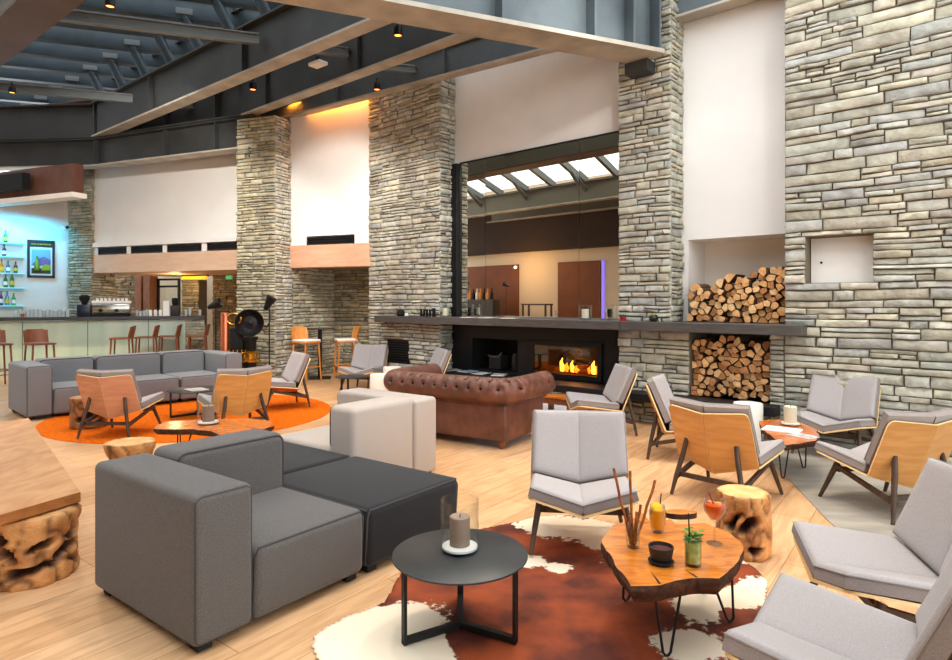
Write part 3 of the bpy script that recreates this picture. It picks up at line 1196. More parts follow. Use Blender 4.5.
def make_chair(label):
    t = thing('lounge_chair', label, 'chair')
    zc, zo = .222, .29
    bt_o, bt_c = (.31, .35, .702), (0, .417, .672)
    bb_o, bb_c = (.315, .18, .29), (0, .247, .206)
    sf_o, sf_c = (.315, -.315, .355), (0, -.335, .262)
    mb = MB()
    for s in (-1, 1):
        X = lambda p: V((p[0] * s, p[1], p[2]))
        q = [X(bb_c), X(bb_o), X(bt_o), X(bt_c)]
        nr = (q[1] - q[0]).cross(q[3] - q[0]).normalized() * s
        if nr.y < 0:
            nr = -nr
        ply(mb, q, nr, .014, (2,))
        q2 = [X(sf_c), X(sf_o), X(bb_o), X(bb_c)]
        n2 = (q2[1] - q2[0]).cross(q2[3] - q2[0]).normalized()
        if n2.z > 0:
            n2 = -n2
        ply(mb, q2, n2, .014, (1,))
    mb.build('seat_shell', [M_PLY, M_PLYE], t, angle=.4)
    ms, mk = MB(), MB()
    for s in (-1, 1):
        X = lambda p: V((p[0] * s, p[1], p[2]))
        e = .006
        q2 = [X((e, sf_c[1] + .01, sf_c[2] + .002)), X((sf_o[0], sf_o[1] - .0, sf_o[2] + .002)), X((bb_o[0], bb_o[1] - .03, bb_o[2] + .012)), X((e, bb_c[1] - .035, bb_c[2] + .012))]
        n2 = (q2[1] - q2[0]).cross(q2[3] - q2[0]).normalized()
        if n2.z < 0:
            n2 = -n2
        pad(ms, q2, n2, .075, 2)
        q = [X((e, bb_c[1] - .0, bb_c[2] + .075)), X((bb_o[0], bb_o[1] + .01, bb_o[2] + .075)), X((bt_o[0], bt_o[1] - .0, bt_o[2] + .03)), X((e, bt_c[1] - .0, .722))]
        nr = (q[1] - q[0]).cross(q[3] - q[0]).normalized()
        if nr.y > 0:
            nr = -nr
        pad(mk, q, nr, .078, 2)
    ms.build('seat_cushion', [M_LIGHTFAB, M_SHADESIDE, M_PIPEL], t, angle=1.0)
    mk.build('back_cushion', [M_LIGHTFAB, M_SHADESIDE, M_PIPEL], t, angle=1.0)
    for s in (-1, 1):
        mb = MB()
        mb.tube([(s * .30, -.274, 0), (s * .275, -.21, .15), (s * .25, -.155, .285)], [.013, .018, .021], 10)
        mb.build('leg', M_WALNUT, t)
        mb = MB()
        mb.tube([(s * .285, .357, 0), (s * .255, .335, .15), (s * .215, .305, .32), (s * .195, .287, .44)], [.013, .018, .02, .017], 10)
        mb.build('leg', M_WALNUT, t)
        mb = MB()
        mb.bar((s * .258, .333, .14), (s * .254, -.165, .262), .024, .036, w2=.024, h2=.03)
        mb.build('side_rail', M_WALNUT, t)
    for y_, z_ in ((-.15, .235), (.30, .155)):
        MB().bar((-.25, y_, z_), (.25, y_, z_), .026, .034).build('stretcher', M_WALNUT, t)
    return t


CH = make_chair('light grey lounge chair facing camera between black round table and cocktail table')
CH.location = (.651, 3.859, .018)
CH.rotation_euler = (0, 0, -.125)
G = 'folded plywood lounge chairs'
CH['group'] = G
CHAIRS = [
    ('lounge chair showing orange plywood back, closest to the log niche table and firewood', 1.977, 4.86, 2.32),
    ('lounge chair on slate floor with plywood back turned to us', 2.995, 4.564, -2.926),
    ('lounge chair with pinkish plywood back beside dark hollow stump on orange rug', -4.027, 7.076, 3.105),
    ('lounge chair with pale plywood back behind glass candle on orange rug', -2.808, 7.189, -2.407),
    ('lounge chair against right stone wall facing us beyond the small orange table', 3.52, 6.09, -.81),
    ('lounge chair seen side-on at far right end of the orange rug', -2.799, 8.783, -.98),
    ('lounge chair in profile right of the leather sofa, beside the fire', 1.416, 7.171, -1.50),
    ('lounge chair in rear profile beside slim stone pillar, behind the plywood-backed chair', 2.073, 5.997, 1.14),
    ('small lounge chair facing us in front of the far bar-height table alcove', -1.913, 10.528, -.25),
    ('lounge chair mostly hidden behind the leather sofa, near the louvred grille', -.82, 9.72, -1.2),
    ('near lounge chair facing cocktail table, whose seat points toward the tree stump', 1.823, 2.712, -1.734),
    ('nearest lounge chair in the bottom right corner, cut by the frame', 1.247, 2.045, -2.308),
]
for i, (lb, x, y, r) in enumerate(CHAIRS):
    dup(CH, lb, (x, y, .017 if i in (2, 3, 5) else .007), r, G, {'oak_plywood': M_PLYP} if i == 2 else None)

# ------------------------------------------------------------------ modular sofas


def sofa_unit(label, loc, rz, fab, arm=-1, W_=.97, D=.99, back=True, seat_z=.38, sd=None, name='sofa_module'):
    t = thing(name, label, 'sofa' if back else 'ottoman', loc, rz, 'modular sofa pieces')
    x0, x1, y0, y1 = -W_ / 2, W_ / 2, -D / 2, D / 2
    ta, zb = .285, .035

    def block(nm, a, b_, c, d, z0, z1, bev, pipes):
        mb = MB()
        mb.box(((a + b_) / 2, (c + d) / 2, (z0 + z1) / 2), (b_ - a, d - c, z1 - z0), bev=bev, seg=5)
        o = mb.build(nm, fab, t, angle=1.2)
        mp_ = MB()
        for p in pipes:
            mp_.tube(p, .006, 6)
        if pipes:
            mp_.build('piping', M_PIPE, o)
        return o

    def loop(a, b_, c, d, axis, pos, r=.04):
        """piping loop of a rounded rectangle on plane axis=pos"""
        pts = []
        for cx, cz, a0 in ((b_ - r, d - r, 0), (a + r, d - r, pi / 2), (a + r, c + r, pi), (b_ - r, c + r, 1.5 * pi)):
            for k in range(5):
                an = a0 + k * pi / 8
                pts.append((cx + r * cos(an), cz + r * sin(an)))
        pts.append(pts[0])
        if axis == 'y':
            return [V((p[0], pos, p[1])) for p in pts]
        return [V((pos, p[0], p[1])) for p in pts]
    ax0 = x0 + ta if arm == -1 else x0
    ax1 = x1 - ta if arm == 1 else x1
    g = .012
    if arm == -1:
        block('arm', x0, x0 + ta, y0, y1, zb, .68, .035, [loop(x0 + .012, x0 + ta - .012, zb + .012, .668, 'y', y0 + .012, .03)])
    if arm == 1:
        block('arm', x1 - ta, x1, y0, y1, zb, .68, .035, [loop(x1 - ta + .012, x1 - .012, zb + .012, .668, 'y', y0 + .012, .03)])
    if back:
        block('backrest', ax0 + .004, ax1 - .002, y1 - ta, y1, zb, .705, .05,
              [loop(ax0 + .016, ax1 - .016, .36, .692, 'y', y1 - ta + .012, .05)])
    yb = y1 - ta if back else y1
    pz = [(ax0 + .014, y0 + .014, seat_z - .016), (ax1 - .014, y0 + .014, seat_z - .016)]
    pp = [[V((ax0 + .012, y0 + .03, zb + .02)), V((ax0 + .012, y0 + .012, seat_z - .05)), V((ax0 + .03, y0 + .014, seat_z - .014)),
           V((ax1 - .03, y0 + .014, seat_z - .014)), V((ax1 - .012, y0 + .012, seat_z - .05)), V((ax1 - .012, y0 + .03, zb + .02))]]
    if not back:
        pp.append([V((ax0 + .014, y0 + .02, seat_z - .014)), V((ax0 + .014, y1 - .02, seat_z - .014))])
        pp.append([V((ax1 - .014, y0 + .02, seat_z - .014)), V((ax1 - .014, y1 - .02, seat_z - .014))])
    block('seat', ax0 + .003, ax1 - .003, y0, yb + (.03 if back else 0), zb, seat_z, .045, pp)
    for sx in (x0 + .07, x1 - .07):
        for sy in (y0 + .07, y1 - .07):
            mb = MB()
            mb.box((sx, sy, .03), (.07, .07, .06), bev=.005, seg=1)
            mb.build('foot', M_FOOT, t)
    return t


A, B = V((.6, .8, 0)), V((-.8, .6, 0))
C0 = V((-1.187, 2.60, 0))
th1 = atan2(.8, .6)
sofa_unit('nearest mid-grey corner sofa module with a boxy arm', C0 + A * .485 + B * .485, th1, M_SOFA)
sofa_unit('charcoal ottoman module joined to the nearest grey sofa module', C0 + A * 1.385 + B * .485, th1, M_CHAR, arm=0, W_=.81, back=False, seat_z=.365)
sofa_unit('charcoal ottoman module behind the grey backrest, beside the brightly lit module', C0 + A * 1.365 + B * 1.49, th1 + pi, M_CHAR, arm=0, W_=.81, back=False, seat_z=.365)
sofa_unit('brightly lit grey corner sofa module turned away, between ottoman and leather sofa', C0 + A * 2.262 + B * 1.49, th1 + pi, M_SOFALIT)
A2, B2 = V((.67, .74, 0)).normalized(), V((-.74, .67, 0)).normalized()
C2 = V((-5.65, 7.80, .009))
th2 = atan2(A2.y, A2.x)
sofa_unit('cool grey end module of far sofa, its arm nearest the plank bench', C2 + A2 * .475 + B2 * .475, th2, M_SOFAF)
sofa_unit('armless middle module of the far grey sofa by the bar', C2 + A2 * 1.42 + B2 * .475, th2, M_SOFAF, arm=0, W_=.92, D=.97)
sofa_unit('cool grey end module of far sofa, its arm before the coffee roaster', C2 + A2 * 2.365 + B2 * .475, th2, M_SOFAF, arm=1)

# ------------------------------------------------------------------ chesterfield
ang = atan2(.541, -.841)
CS = thing('chesterfield_sofa', 'brown leather chesterfield sofa seen from behind, buttoned rolled back', 'sofa',
           (-.10, 7.02, 0), ang)
w2, dd = .76, .43
mb = MB()
mb.box((0, .02, .27), (1.52, .86, .38), bev=.03, seg=3)
mb.build('base', M_LEATHER, CS)
mb = MB()
pth = []
zt = .60
rr = .13
yo = dd + .0
for x, y in ((-w2, -.42), (-w2, -.2), (-w2, .1)):
    pth.append((x, y))
rc = .16
for k in range(7):
    a = pi - k * pi / 12
    pth.append((-w2 + rc + rc * cos(a), yo - rc + rc * sin(a)))
for x in (-.4, -.2, 0, .2, .4):
    pth.append((x, yo))
for k in range(7):
    a = pi / 2 - k * pi / 12
    pth.append((w2 - rc + rc * cos(a), yo - rc + rc * sin(a)))
for x, y in ((w2, .1), (w2, -.2), (w2, -.42)):
    pth.append((x, y))
# inner upright walls of back and arms
vs = []
for x, y in pth:
    d = V((x, y - .0)).normalized() if False else None
    vs.append((x, y))
mw = MB()
outer = [V((x, y, 0)) for x, y in pth]
NP = len(outer)
nrm = []
for i in range(NP):
    tt = (outer[min(i + 1, NP - 1)] - outer[max(i - 1, 0)]).normalized()
    nrm.append(V((-tt.y, tt.x, 0)))
loops = []
for off, z in ((.03, .45), (.025, .60), (-.16, .60), (-.16, .40)):
    loops.append([outer[i] + nrm[i] * off + V((0, 0, z)) for i in range(NP)])
av = [p for l in loops for p in l]
fs = []
for j in range(4):
    k = (j + 1) % 4
    for i in range(NP - 1):
        fs.append((j * NP + i, j * NP + i + 1, k * NP + i + 1, k * NP + i))
fs += [(0, NP, 2 * NP, 3 * NP), (NP - 1, 2 * NP - 1, 3 * NP - 1, 4 * NP - 1)]
mw.add(av, fs)
mw.build('back_panel', M_LEATHER, CS)
# rolled top with button dimples
fine = []
for i in range(NP - 1):
    for k in range(8):
        fine.append(outer[i].lerp(outer[i + 1], k / 8))
fine.append(outer[-1])
seglen = [0]
for i in range(1, len(fine)):
    seglen.append(seglen[-1] + (fine[i] - fine[i - 1]).length)
vs, fs = [], []
nr_ = 28
buttons = []
for i, p in enumerate(fine):
    tt = (fine[min(i + 1, len(fine) - 1)] - fine[max(i - 1, 0)]).normalized()
    n_ = V((-tt.y, tt.x, 0))
    for k in range(nr_):
        an = 2 * pi * k / nr_
        r = rr
        dv = 0
        for row, aoff in ((0, .25), (1, 1.15)):
            ph = (seglen[i] / .145 + .5 * row) % 1
            ds = (min(ph, 1 - ph)) * .145
            da = abs((an - aoff + pi) % (2 * pi) - pi) * rr
            dist = sqrt(ds * ds + da * da)
            dv += .045 * math.exp(-(dist / .024) ** 2) + .014 * math.exp(-(ds / .012) ** 2) * math.exp(-((an - .7 + pi) % (2 * pi) - pi) ** 2 / .6)
        r -= dv
        vs.append(p + n_ * (r * cos(an) + .02) + V((0, 0, zt + r * sin(an))))
for i in range(len(fine) - 1):
    for k in range(nr_):
        l = (k + 1) % nr_
        fs.append((i * nr_ + k, i * nr_ + l, (i + 1) * nr_ + l, (i + 1) * nr_ + k))
fs.append(tuple(range(nr_)))
fs.append(tuple((len(fine) - 1) * nr_ + k for k in range(nr_)))
mb = MB().add(vs, fs)
roll = mb.build('rolled_top', M_LEATHER, CS, angle=1.5)
mb = MB()
for row, aoff in ((0, .25), (1, 1.15)):
    s_ = .145 * (.0 if row == 0 else .5)
    while s_ < seglen[-1]:
        i = min(range(len(seglen)), key=lambda q: abs(seglen[q] - s_))
        p = fine[i]
        tt = (fine[min(i + 1, len(fine) - 1)] - fine[max(i - 1, 0)]).normalized()
        n_ = V((-tt.y, tt.x, 0))
        c = p + n_ * ((rr - .03) * cos(aoff) + .02) + V((0, 0, zt + (rr - .03) * sin(aoff)))
        if .05 < s_ < seglen[-1] - .05:
            bm = bmesh.new()
            bmesh.ops.create_icosphere(bm, subdivisions=1, radius=.016)
            mb.bm(bm, Matrix.Translation(c))
        s_ += .145
mb.build('buttons', M_LEATHERD, roll)
mb = MB()
mb.box((0, -.06, .43), (1.2, .7, .14), bev=.04, seg=3)
mb.build('seat_cushion', M_LEATHER, CS)
for sx in (-.68, .68):
    for sy in (-.34, .38):
        MB().lathe([(.02, 0), (.035, .03), (.04, .06), (.03, .09)], 12, c=(sx, sy, 0)).build('foot', M_STOOLW, CS)

# ------------------------------------------------------------------ tables
def round_table(label, loc, rz, r=.31, z=.34):
    t = thing('round_side_table', label, 'table', loc, rz, 'round dark metal tables')
    MB().lathe([(0, z - .012), (r - .004, z - .012), (r, z - .008), (r, z - .003), (r - .004, z), (0, z)], 64).build('tabletop', M_DARKTOP, t)
    for k in range(3):
        a = radians(270 + 60 + 120 * k)
        d = V((cos(a), sin(a), 0))
        mb = MB()
        rl = r * .9
        mb.bar(d * rl, d * rl + V((0, 0, z - .012)), .03, .014, up=tuple(d))
        mb.bar(d * .0 + V((0, 0, .014)), d * (rl + .007) + V((0, 0, .014)), .028, .026)
        mb.build('leg', M_BLACK, t)
    return t


round_table('nearest round dark metal table, in front of charcoal ottoman', (-.073, 2.84, .012), .02)
round_table('round dark metal table on the orange rug before the far sofa', (-3.72, 8.2, .009), .3, .34)
round_table('small round dark table before the far lounge chair by the alcove', (-1.93, 9.7, 0), .5, .27)


def live_table(name_label, pts, z, th, legs, mtop, seed=1, knob=None, group=None, lift=0.0):
    rg = random.Random(seed)
    c = sum((V((p[0], p[1], 0)) for p in pts), V()) / len(pts)
    t = thing('live_edge_table', name_label, 'table', c + V((0, 0, lift)), 0, 'live edge slab tables')
    loc = [V((p[0], p[1], 0)) - c for p in pts]
    # resample edge with irregular wobble
    out = []
    n = len(loc)
    for i in range(n):
        a, b_ = loc[i], loc[(i + 1) % n]
        k = max(2, int((b_ - a).length / .03))
        for j in range(k):
            p = a.lerp(b_, j / k)
            nz = noise.noise(p * 9 + V((seed, 0, 0))) * .014 + noise.noise(p * 30) * .004
            out.append(p + p.normalized() * nz)
    k = len(out)
    mb = MB()
    rings = [(1.0, z, 0), (1.012, z - th * .25, 1), (1.0, z - th * .6, 1), (.95, z - th, 1)]
    vs = []
    for s_, zz, _ in rings:
        for i, p in enumerate(out):
            w = 1 + (noise.noise(p * 14 + V((0, 0, zz * 20))) * .03 if zz < z else 0)
            vs.append(V((p.x * s_ * w, p.y * s_ * w, zz)))
    mb.add(vs, [tuple(range(k))], 0)
    base = 0
    for r in range(3):
        for i in range(k):
            j = (i + 1) % k
            mb.f.append((r * k + i, r * k + j, (r + 1) * k + j, (r + 1) * k + i))
            mb.m.append(1)
    mb.f.append(tuple(3 * k + i for i in range(k)))
    mb.m.append(1)
    mb.build('tabletop', [mtop, M_BARK], t, angle=.5)
    for lx, ly, ang_ in legs:
        p = V((lx, ly, 0)) - c
        inn = -p.normalized() * .05
        d = V((cos(ang_), sin(ang_), 0))
        mb = MB()
        mb.tube([p + inn + d * .06 + V((0, 0, z - th)), p + d * .016 + V((0, 0, .02)), p + d * .006 + V((0, 0, .006)), p - d * .006 + V((0, 0, .006)),
                 p - d * .016 + V((0, 0, .02)), p + inn - d * .06 + V((0, 0, z - th))], .006, 8)
        mb.build('leg', M_BLACK, t)
    if knob:
        for (kx, ky, kr) in knob:
            p = V((kx, ky, 0)) - c
            mb = MB()
            ol = [(p.x + kr * (1.35 if cos(q) > 0 else 1) * cos(q) * 1.2, p.y + kr * sin(q) * .7) for q in [2 * pi * i / 20 for i in range(20)]]
            mb.prism(ol, z - th * .4, z - .002, 0, 1)
            mb.build('edge_lobe', [mtop, M_BARK], t)
    return t


TZ = .362
tp = [(601, 543), (606, 534), (613, 525), (628, 522), (636, 517), (642, 513), (650, 521), (662, 522), (670, 519), (676, 524), (690, 524), (704, 523), (718, 528),
      (728, 532), (739, 540), (743, 551), (738, 562), (728, 572), (719, 578.5), (696, 578), (676, 581), (660, 585), (644, 586), (631, 586)]
tp = [at(x, y, TZ) for x, y in tp]

lg = [at(626, 604, 0), at(730, 625, 0), V((.80, 2.60, 0)), V((1.17, 3.17, 0))]
TBL = live_table('amber live edge cocktail table with drinks, on the cowhide rug', tp, .35, .075,
                 [(lg[0].x, lg[0].y, .3), (lg[1].x, lg[1].y, 0), (lg[2].x, lg[2].y, 0), (lg[3].x, lg[3].y, .5)], M_SLAB, 1,
                 knob=[(1.10, 3.37, .062)], lift=.012)
# dark splits in the slab
for (a, b_) in (((650, 570.5), (660, 584)), ((684, 569), (697, 577.5))):
    pa, pb = at(*a, TZ) + V((0, 0, .0006)), at(*b_, TZ) + V((0, 0, .0006))
    mb = MB()
    c = TBL.location
    pa -= c
    pb -= c
    u = (pb - pa).cross(V((0, 0, 1))).normalized() * .006
    mb.add([pa, pb + u, pb - u], [(0, 1, 2)])
    mb.build('crack', M_FLATBLACK, TBL)
z = .365
rp_ = [(759.4, 421), (770, 419.5), (781, 419.7), (800, 424), (817, 430), (819, 436), (816, 440.6), (800, 443.5), (785, 445), (775, 439), (766, 432), (761, 427)]
rp_ = [at(x, y, z) for x, y in rp_]
la = [at(783, 478.5, 0), at(804, 468.6, 0)]
live_table('small orange live edge table on slate between the lounge chairs', rp_, z, .05,
           [(la[0].x, la[0].y, .2), (la[1].x, la[1].y, .2), (2.80, 6.0, 0)], M_SLAB2, 4)
rp2 = [(-2.92, 5.61), (-2.99, 5.80), (-2.97, 5.97), (-2.6, 6.08), (-2.27, 6.14), (-1.98, 6.0), (-1.88, 5.75), (-1.95, 5.5), (-2.1, 5.36), (-2.22, 5.37), (-2.36, 5.52), (-2.55, 5.60), (-2.75, 5.60)]
live_table('curved live edge table with a candle glass, by the orange rug', rp2, .35, .05, [(-2.72, 5.68, .2), (-2.15, 5.55, .2), (-2.2, 5.98, 0), (-2.8, 5.92, 0)], M_SLAB2, 6)

t = thing('low_table', 'low amber-topped table by the fire, right of the leather sofa', 'table', (1.12, 8.25, 0), RZ_S)
MB().box((0, 0, .26), (.62, .42, .04), bev=.008).build('tabletop', M_SLAB, t)
MB().box((0, 0, .20), (.54, .34, .08)).build('apron', M_STOOLW, t)
for sx in (-.24, .24):
    for sy in (-.14, .14):
        MB().box((sx, sy, .09), (.06, .06, .18)).build('leg', M_STOOLW, t)

# bar height table in alcove
t = thing('bar_table', 'tall round dark pedestal table in the stone alcove', 'table', (-3.07, 12.2, 0), .2)
MB().lathe([(0, .965), (.27, .965), (.29, .975), (.29, .99), (0, .992)], 32).build('tabletop', mat('pale_dark_top', (74, 62, 54), .35), t)
MB().tube([(0, 0, .02), (0, 0, .965)], .04, 12).build('pole', M_BLACK, t)
mb = MB()
mb.box((0, 0, .012), (.42, .42, .024), bev=.004, seg=1)
mb.build('base', M_BLACK, t)

# plank bench on the left
t = thing('plank_bench', 'wide pale oak plank bench at left, beside the gnarled stump', 'bench', (-2.245, 3.52, .367), 0)
p0, p1, p2 = V((0, 0, 0)), V((-1.92, 2.25, 0)), V((-.33, -.76, 0))
mb = MB()
mb.prism([(0, 0), (p1.x, p1.y), (p1.x + p2.x * 1.2, p1.y + p2.y * 1.2), (p2.x * 1.2, p2.y * 1.2)], 0, .055, 0, 1)
mb.build('plank', [M_PLANK, M_PLANKE], t)
for q in ((-.5, .25), (-1.9, 1.9)):
    MB().box((q[0], q[1], -.1835), (.12, .12, .367)).build('leg', M_PLANKE, t)


# ------------------------------------------------------------------ stumps
def stump(name, label, loc, r, h, seed, cat='stump', flare=0.0, holes=6, rz=0, light=1.0, group='carved root stump stools', waist=0.0, cav=()):
    rg = random.Random(seed)
    n, R = 72, 34
    vs, cs, fs = [], [], []
    hs = [(rg.uniform(0, 2 * pi), rg.uniform(.15, .75), rg.uniform(.22, .6), rg.uniform(.05, .14), rg.uniform(-.3, .3)) for _ in range(holes)]
    hs += list(cav)
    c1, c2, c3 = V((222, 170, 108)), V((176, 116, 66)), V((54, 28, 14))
    for j in range(R + 1):
        v = j / R
        for i in range(n):
            a = 2 * pi * i / n
            d = V((cos(a), sin(a), 0))
            base = r * (1 + .10 * noise.noise(d * 1.3 + V((seed, 0, v * .8))) + .05 * noise.noise(d * 3.5 + V((seed, 3, v * 2.0))))
            base *= 1 - waist * sin(pi * min(1, v * 1.15)) + flare * max(0, v - .6) * 1.5
            e = min(v, 1 - v)
            if e < .05:
                base *= .965 + .035 * (e / .05)
            dep = 0
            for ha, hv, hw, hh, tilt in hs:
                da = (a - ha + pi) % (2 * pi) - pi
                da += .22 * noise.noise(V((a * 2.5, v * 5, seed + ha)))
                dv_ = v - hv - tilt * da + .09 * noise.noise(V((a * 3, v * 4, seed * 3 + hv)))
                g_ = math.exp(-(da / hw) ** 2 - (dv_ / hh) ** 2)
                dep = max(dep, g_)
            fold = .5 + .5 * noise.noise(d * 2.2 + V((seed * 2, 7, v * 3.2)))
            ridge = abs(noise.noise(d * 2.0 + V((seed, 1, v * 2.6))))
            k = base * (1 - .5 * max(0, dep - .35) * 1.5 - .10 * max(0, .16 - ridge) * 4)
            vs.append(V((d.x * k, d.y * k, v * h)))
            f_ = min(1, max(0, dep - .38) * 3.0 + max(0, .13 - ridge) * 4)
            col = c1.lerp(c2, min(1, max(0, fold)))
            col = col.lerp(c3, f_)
            cs.append(lin([x * light for x in col])[:3])
    for j in range(R):
        for i in range(n):
            l = (i + 1) % n
            fs.append((j * n + i, j * n + l, (j + 1) * n + l, (j + 1) * n + i))
    fs.append(tuple(range(n))[::-1])
    top = R * n
    o = len(vs)
    for q in range(1, 5):
        for i in range(n):
            p = vs[top + i]
            s_ = 1 - q / 5
            dz = .008 * noise.noise(V((p.x * s_ * 14, p.y * s_ * 14, seed)))
            vs.append(V((p.x * s_, p.y * s_, h + dz)))
            k = .5 + .5 * noise.noise(V((p.x * s_ * 11, p.y * s_ * 11, seed + 5)))
            cs.append(lin([x * light for x in V((232, 192, 134)).lerp(V((196, 146, 90)), k)])[:3])
    prev = top
    for q in range(4):
        for i in range(n):
            l = (i + 1) % n
            fs.append((prev + i, prev + l, o + q * n + l, o + q * n + i))
        prev = o + q * n
    fs.append(tuple(prev + i for i in range(n)))
    ob = MB().add(vs, fs, 0, cs).build(name, M_STUMP, col=True, angle=1.2, loc=loc, rz=rz)
    return tag(ob, label, cat, group)


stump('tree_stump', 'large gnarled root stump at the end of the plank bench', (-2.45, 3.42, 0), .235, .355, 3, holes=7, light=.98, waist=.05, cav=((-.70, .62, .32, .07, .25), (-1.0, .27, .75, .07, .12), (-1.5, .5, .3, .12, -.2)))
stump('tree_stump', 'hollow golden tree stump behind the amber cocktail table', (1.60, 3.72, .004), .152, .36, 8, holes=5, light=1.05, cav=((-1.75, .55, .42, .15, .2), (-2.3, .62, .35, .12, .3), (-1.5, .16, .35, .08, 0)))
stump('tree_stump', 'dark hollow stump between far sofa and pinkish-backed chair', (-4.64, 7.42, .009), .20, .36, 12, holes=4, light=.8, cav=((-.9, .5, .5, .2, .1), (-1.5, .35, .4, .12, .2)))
stump('tree_stump', 'small pale mushroom-topped stump stool behind the near grey sofa', (-2.68, 4.80, 0), .15, .42, 15, holes=3, flare=.35, waist=.12)

for lb, p, r, h in (('white ceramic drum stool nearest to leather sofa, the front of two', (-1.41, 9.04, 0), .135, .45),
                    ('white ceramic drum stool, rear one of two by leather sofa', (-1.36, 10.05, 0), .145, .45),
                    ('white ceramic drum stool behind the orange plywood-backed chair', (2.83, 6.45, 0), .145, .45)):
    tag(MB().lathe([(0, 0), (r * .97, 0), (r, .01), (r, h - .02), (r * .96, h), (0, h)], 32).build('drum_stool', M_CERAMIC, loc=p), lb, 'stool', 'white drum stools')

# ------------------------------------------------------------------ rugs
cx, cy, R_ = -3.75, 8.30, 1.76
tag(MB().lathe([(0, .0), (R_, .0), (R_ + .003, .004), (R_ - .006, .008), (0, .008)], 96).build('round_rug', M_ORANGE, loc=(cx, cy, .0006)), 'large round orange wool rug between far sofa and chairs', 'rug')

hp = [(311, 648), (314, 637), (325, 629), (345, 618), (364, 612), (385, 603), (392, 590), (400, 575), (420, 560), (445, 548), (468, 538), (480, 530), (500, 526), (516, 523), (530, 519), (556, 516), (580, 517),
      (606, 523), (640, 530), (680, 540), (712, 548), (740, 560), (756, 570), (768, 584), (766, 600), (758, 640), (766, 700), (720, 742), (640, 730), (560, 790), (480, 770), (420, 720), (360, 700), (322, 672)]
hp = [at(x, y, 0) for x, y in hp]
hc = V((.45, 2.75, 0))
pol = [(p.x, p.y) for p in hp]


def inside(x, y):
    r = False
    for i in range(len(pol)):
        x1_, y1_ = pol[i]
        x2_, y2_ = pol[i - 1]
        if (y1_ > y) != (y2_ > y) and x < (x2_ - x1_) * (y - y1_) / (y2_ - y1_) + x1_:
            r = not r
    return r


WB = [(350, 640, .30), (400, 625, .22), (335, 640, .2), (555, 527, .26), (600, 530, .2), (500, 556, .13), (530, 562, .10), (560, 570, .09), (640, 556, .15), (765, 590, .17), (700, 610, .16), (735, 600, .14), (690, 648, .17),
      (420, 655, .2), (600, 545, .1), (740, 560, .08), (380, 660, .3)]
WB = [(at(x, y, 0), r * .95) for x, y, r in WB]
BB = [(395, 568, .16), (425, 588, .12), (385, 604, .06), (515, 545, .14), (600, 600, .4), (560, 640, .3), (660, 570, .2), (735, 618, .12), (720, 580, .1), (470, 640, .2), (485, 610, .18)]
BB = [(at(x, y, 0), r * .66) for x, y, r in BB]
xs_ = [p[0] for p in pol]
ys_ = [p[1] for p in pol]
st = .02
x0_, y0_ = min(xs_) - .05, min(ys_) - .05
nx_, ny_ = int((max(xs_) - x0_) / st) + 3, int((max(ys_) - y0_) / st) + 3
idx, vs, cs, fs = {}, [], [], []
for j in range(ny_):
    for i in range(nx_):
        x, y = x0_ + i * st, y0_ + j * st
        if any(inside(x + dx, y + dy) for dx, dy in ((0, 0), (st * .7, 0), (-st * .7, 0), (0, st * .7), (0, -st * .7))):
            idx[(i, j)] = len(vs)
            p = V((x, y, 0))
            if not inside(x, y):        # pull the border points onto the outline
                best, bd = None, 9
                for k in range(len(hp)):
                    a_, b__ = hp[k], hp[k - 1]
                    e_ = b__ - a_
                    q = a_ + e_ * max(0, min(1, (p - a_).dot(e_) / e_.length_squared))
                    if (q - p).length < bd:
                        best, bd = q, (q - p).length
                p = best.copy()
            g_ = 0
            for c, r in WB:
                g_ += math.exp(-((p - c).length / r) ** 2 * 1.4)
            for c, r in BB:
                g_ -= .9 * math.exp(-((p - c).length / r) ** 2 * 1.4)
            g_ += .22 * noise.noise(p * 3.2 + V((4, 1, 0))) + .14 * noise.noise(p * 9)
            vs.append(V((p.x, p.y, .0085 + .002 * noise.noise(p * 2.5))))
            cs.append((g_ * .5 + .5, 0, 0))
for (i, j), a_ in idx.items():
    if (i + 1, j) in idx and (i, j + 1) in idx and (i + 1, j + 1) in idx:
        fs.append((a_, idx[(i + 1, j)], idx[(i + 1, j + 1)], idx[(i, j + 1)]))
m = bpy.data.materials.new('cowhide')
m.use_nodes = True
nt = m.node_tree
b = nt.nodes['Principled BSDF']
b.inputs['Roughness'].default_value = .75
a = nt.nodes.new('ShaderNodeAttribute')
a.attribute_name = 'Col'
sp = nt.nodes.new('ShaderNodeSeparateColor')
nt.links.new(a.outputs['Color'], sp.inputs['Color'])
tc = nt.nodes.new('ShaderNodeTexCoord')
n1 = nt.nodes.new('ShaderNodeTexNoise')
n1.inputs['Scale'].default_value = 28
n1.inputs['Detail'].default_value = 8
n1.inputs['Roughness'].default_value = .7
nt.links.new(tc.outputs['Object'], n1.inputs['Vector'])
ma = nt.nodes.new('ShaderNodeMath')
ma.operation = 'MULTIPLY_ADD'
ma.inputs[1].default_value = .55
nt.links.new(n1.outputs['Fac'], ma.inputs[0])
nt.links.new(sp.outputs[0], ma.inputs[2])
mr = nt.nodes.new('ShaderNodeMapRange')
mr.inputs['From Min'].default_value = .915
mr.inputs['From Max'].default_value = .955
nt.links.new(ma.outputs[0], mr.inputs['Value'])
n2 = nt.nodes.new('ShaderNodeTexNoise')
n2.inputs['Scale'].default_value = 3
n2.inputs['Detail'].default_value = 6
nt.links.new(tc.outputs['Object'], n2.inputs['Vector'])
r1 = nt.nodes.new('ShaderNodeValToRGB')
r1.color_ramp.elements[0].position = .38
r1.color_ramp.elements[0].color = lin((86, 31, 14))
r1.color_ramp.elements[1].position = .62
r1.color_ramp.elements[1].color = lin((156, 71, 29))
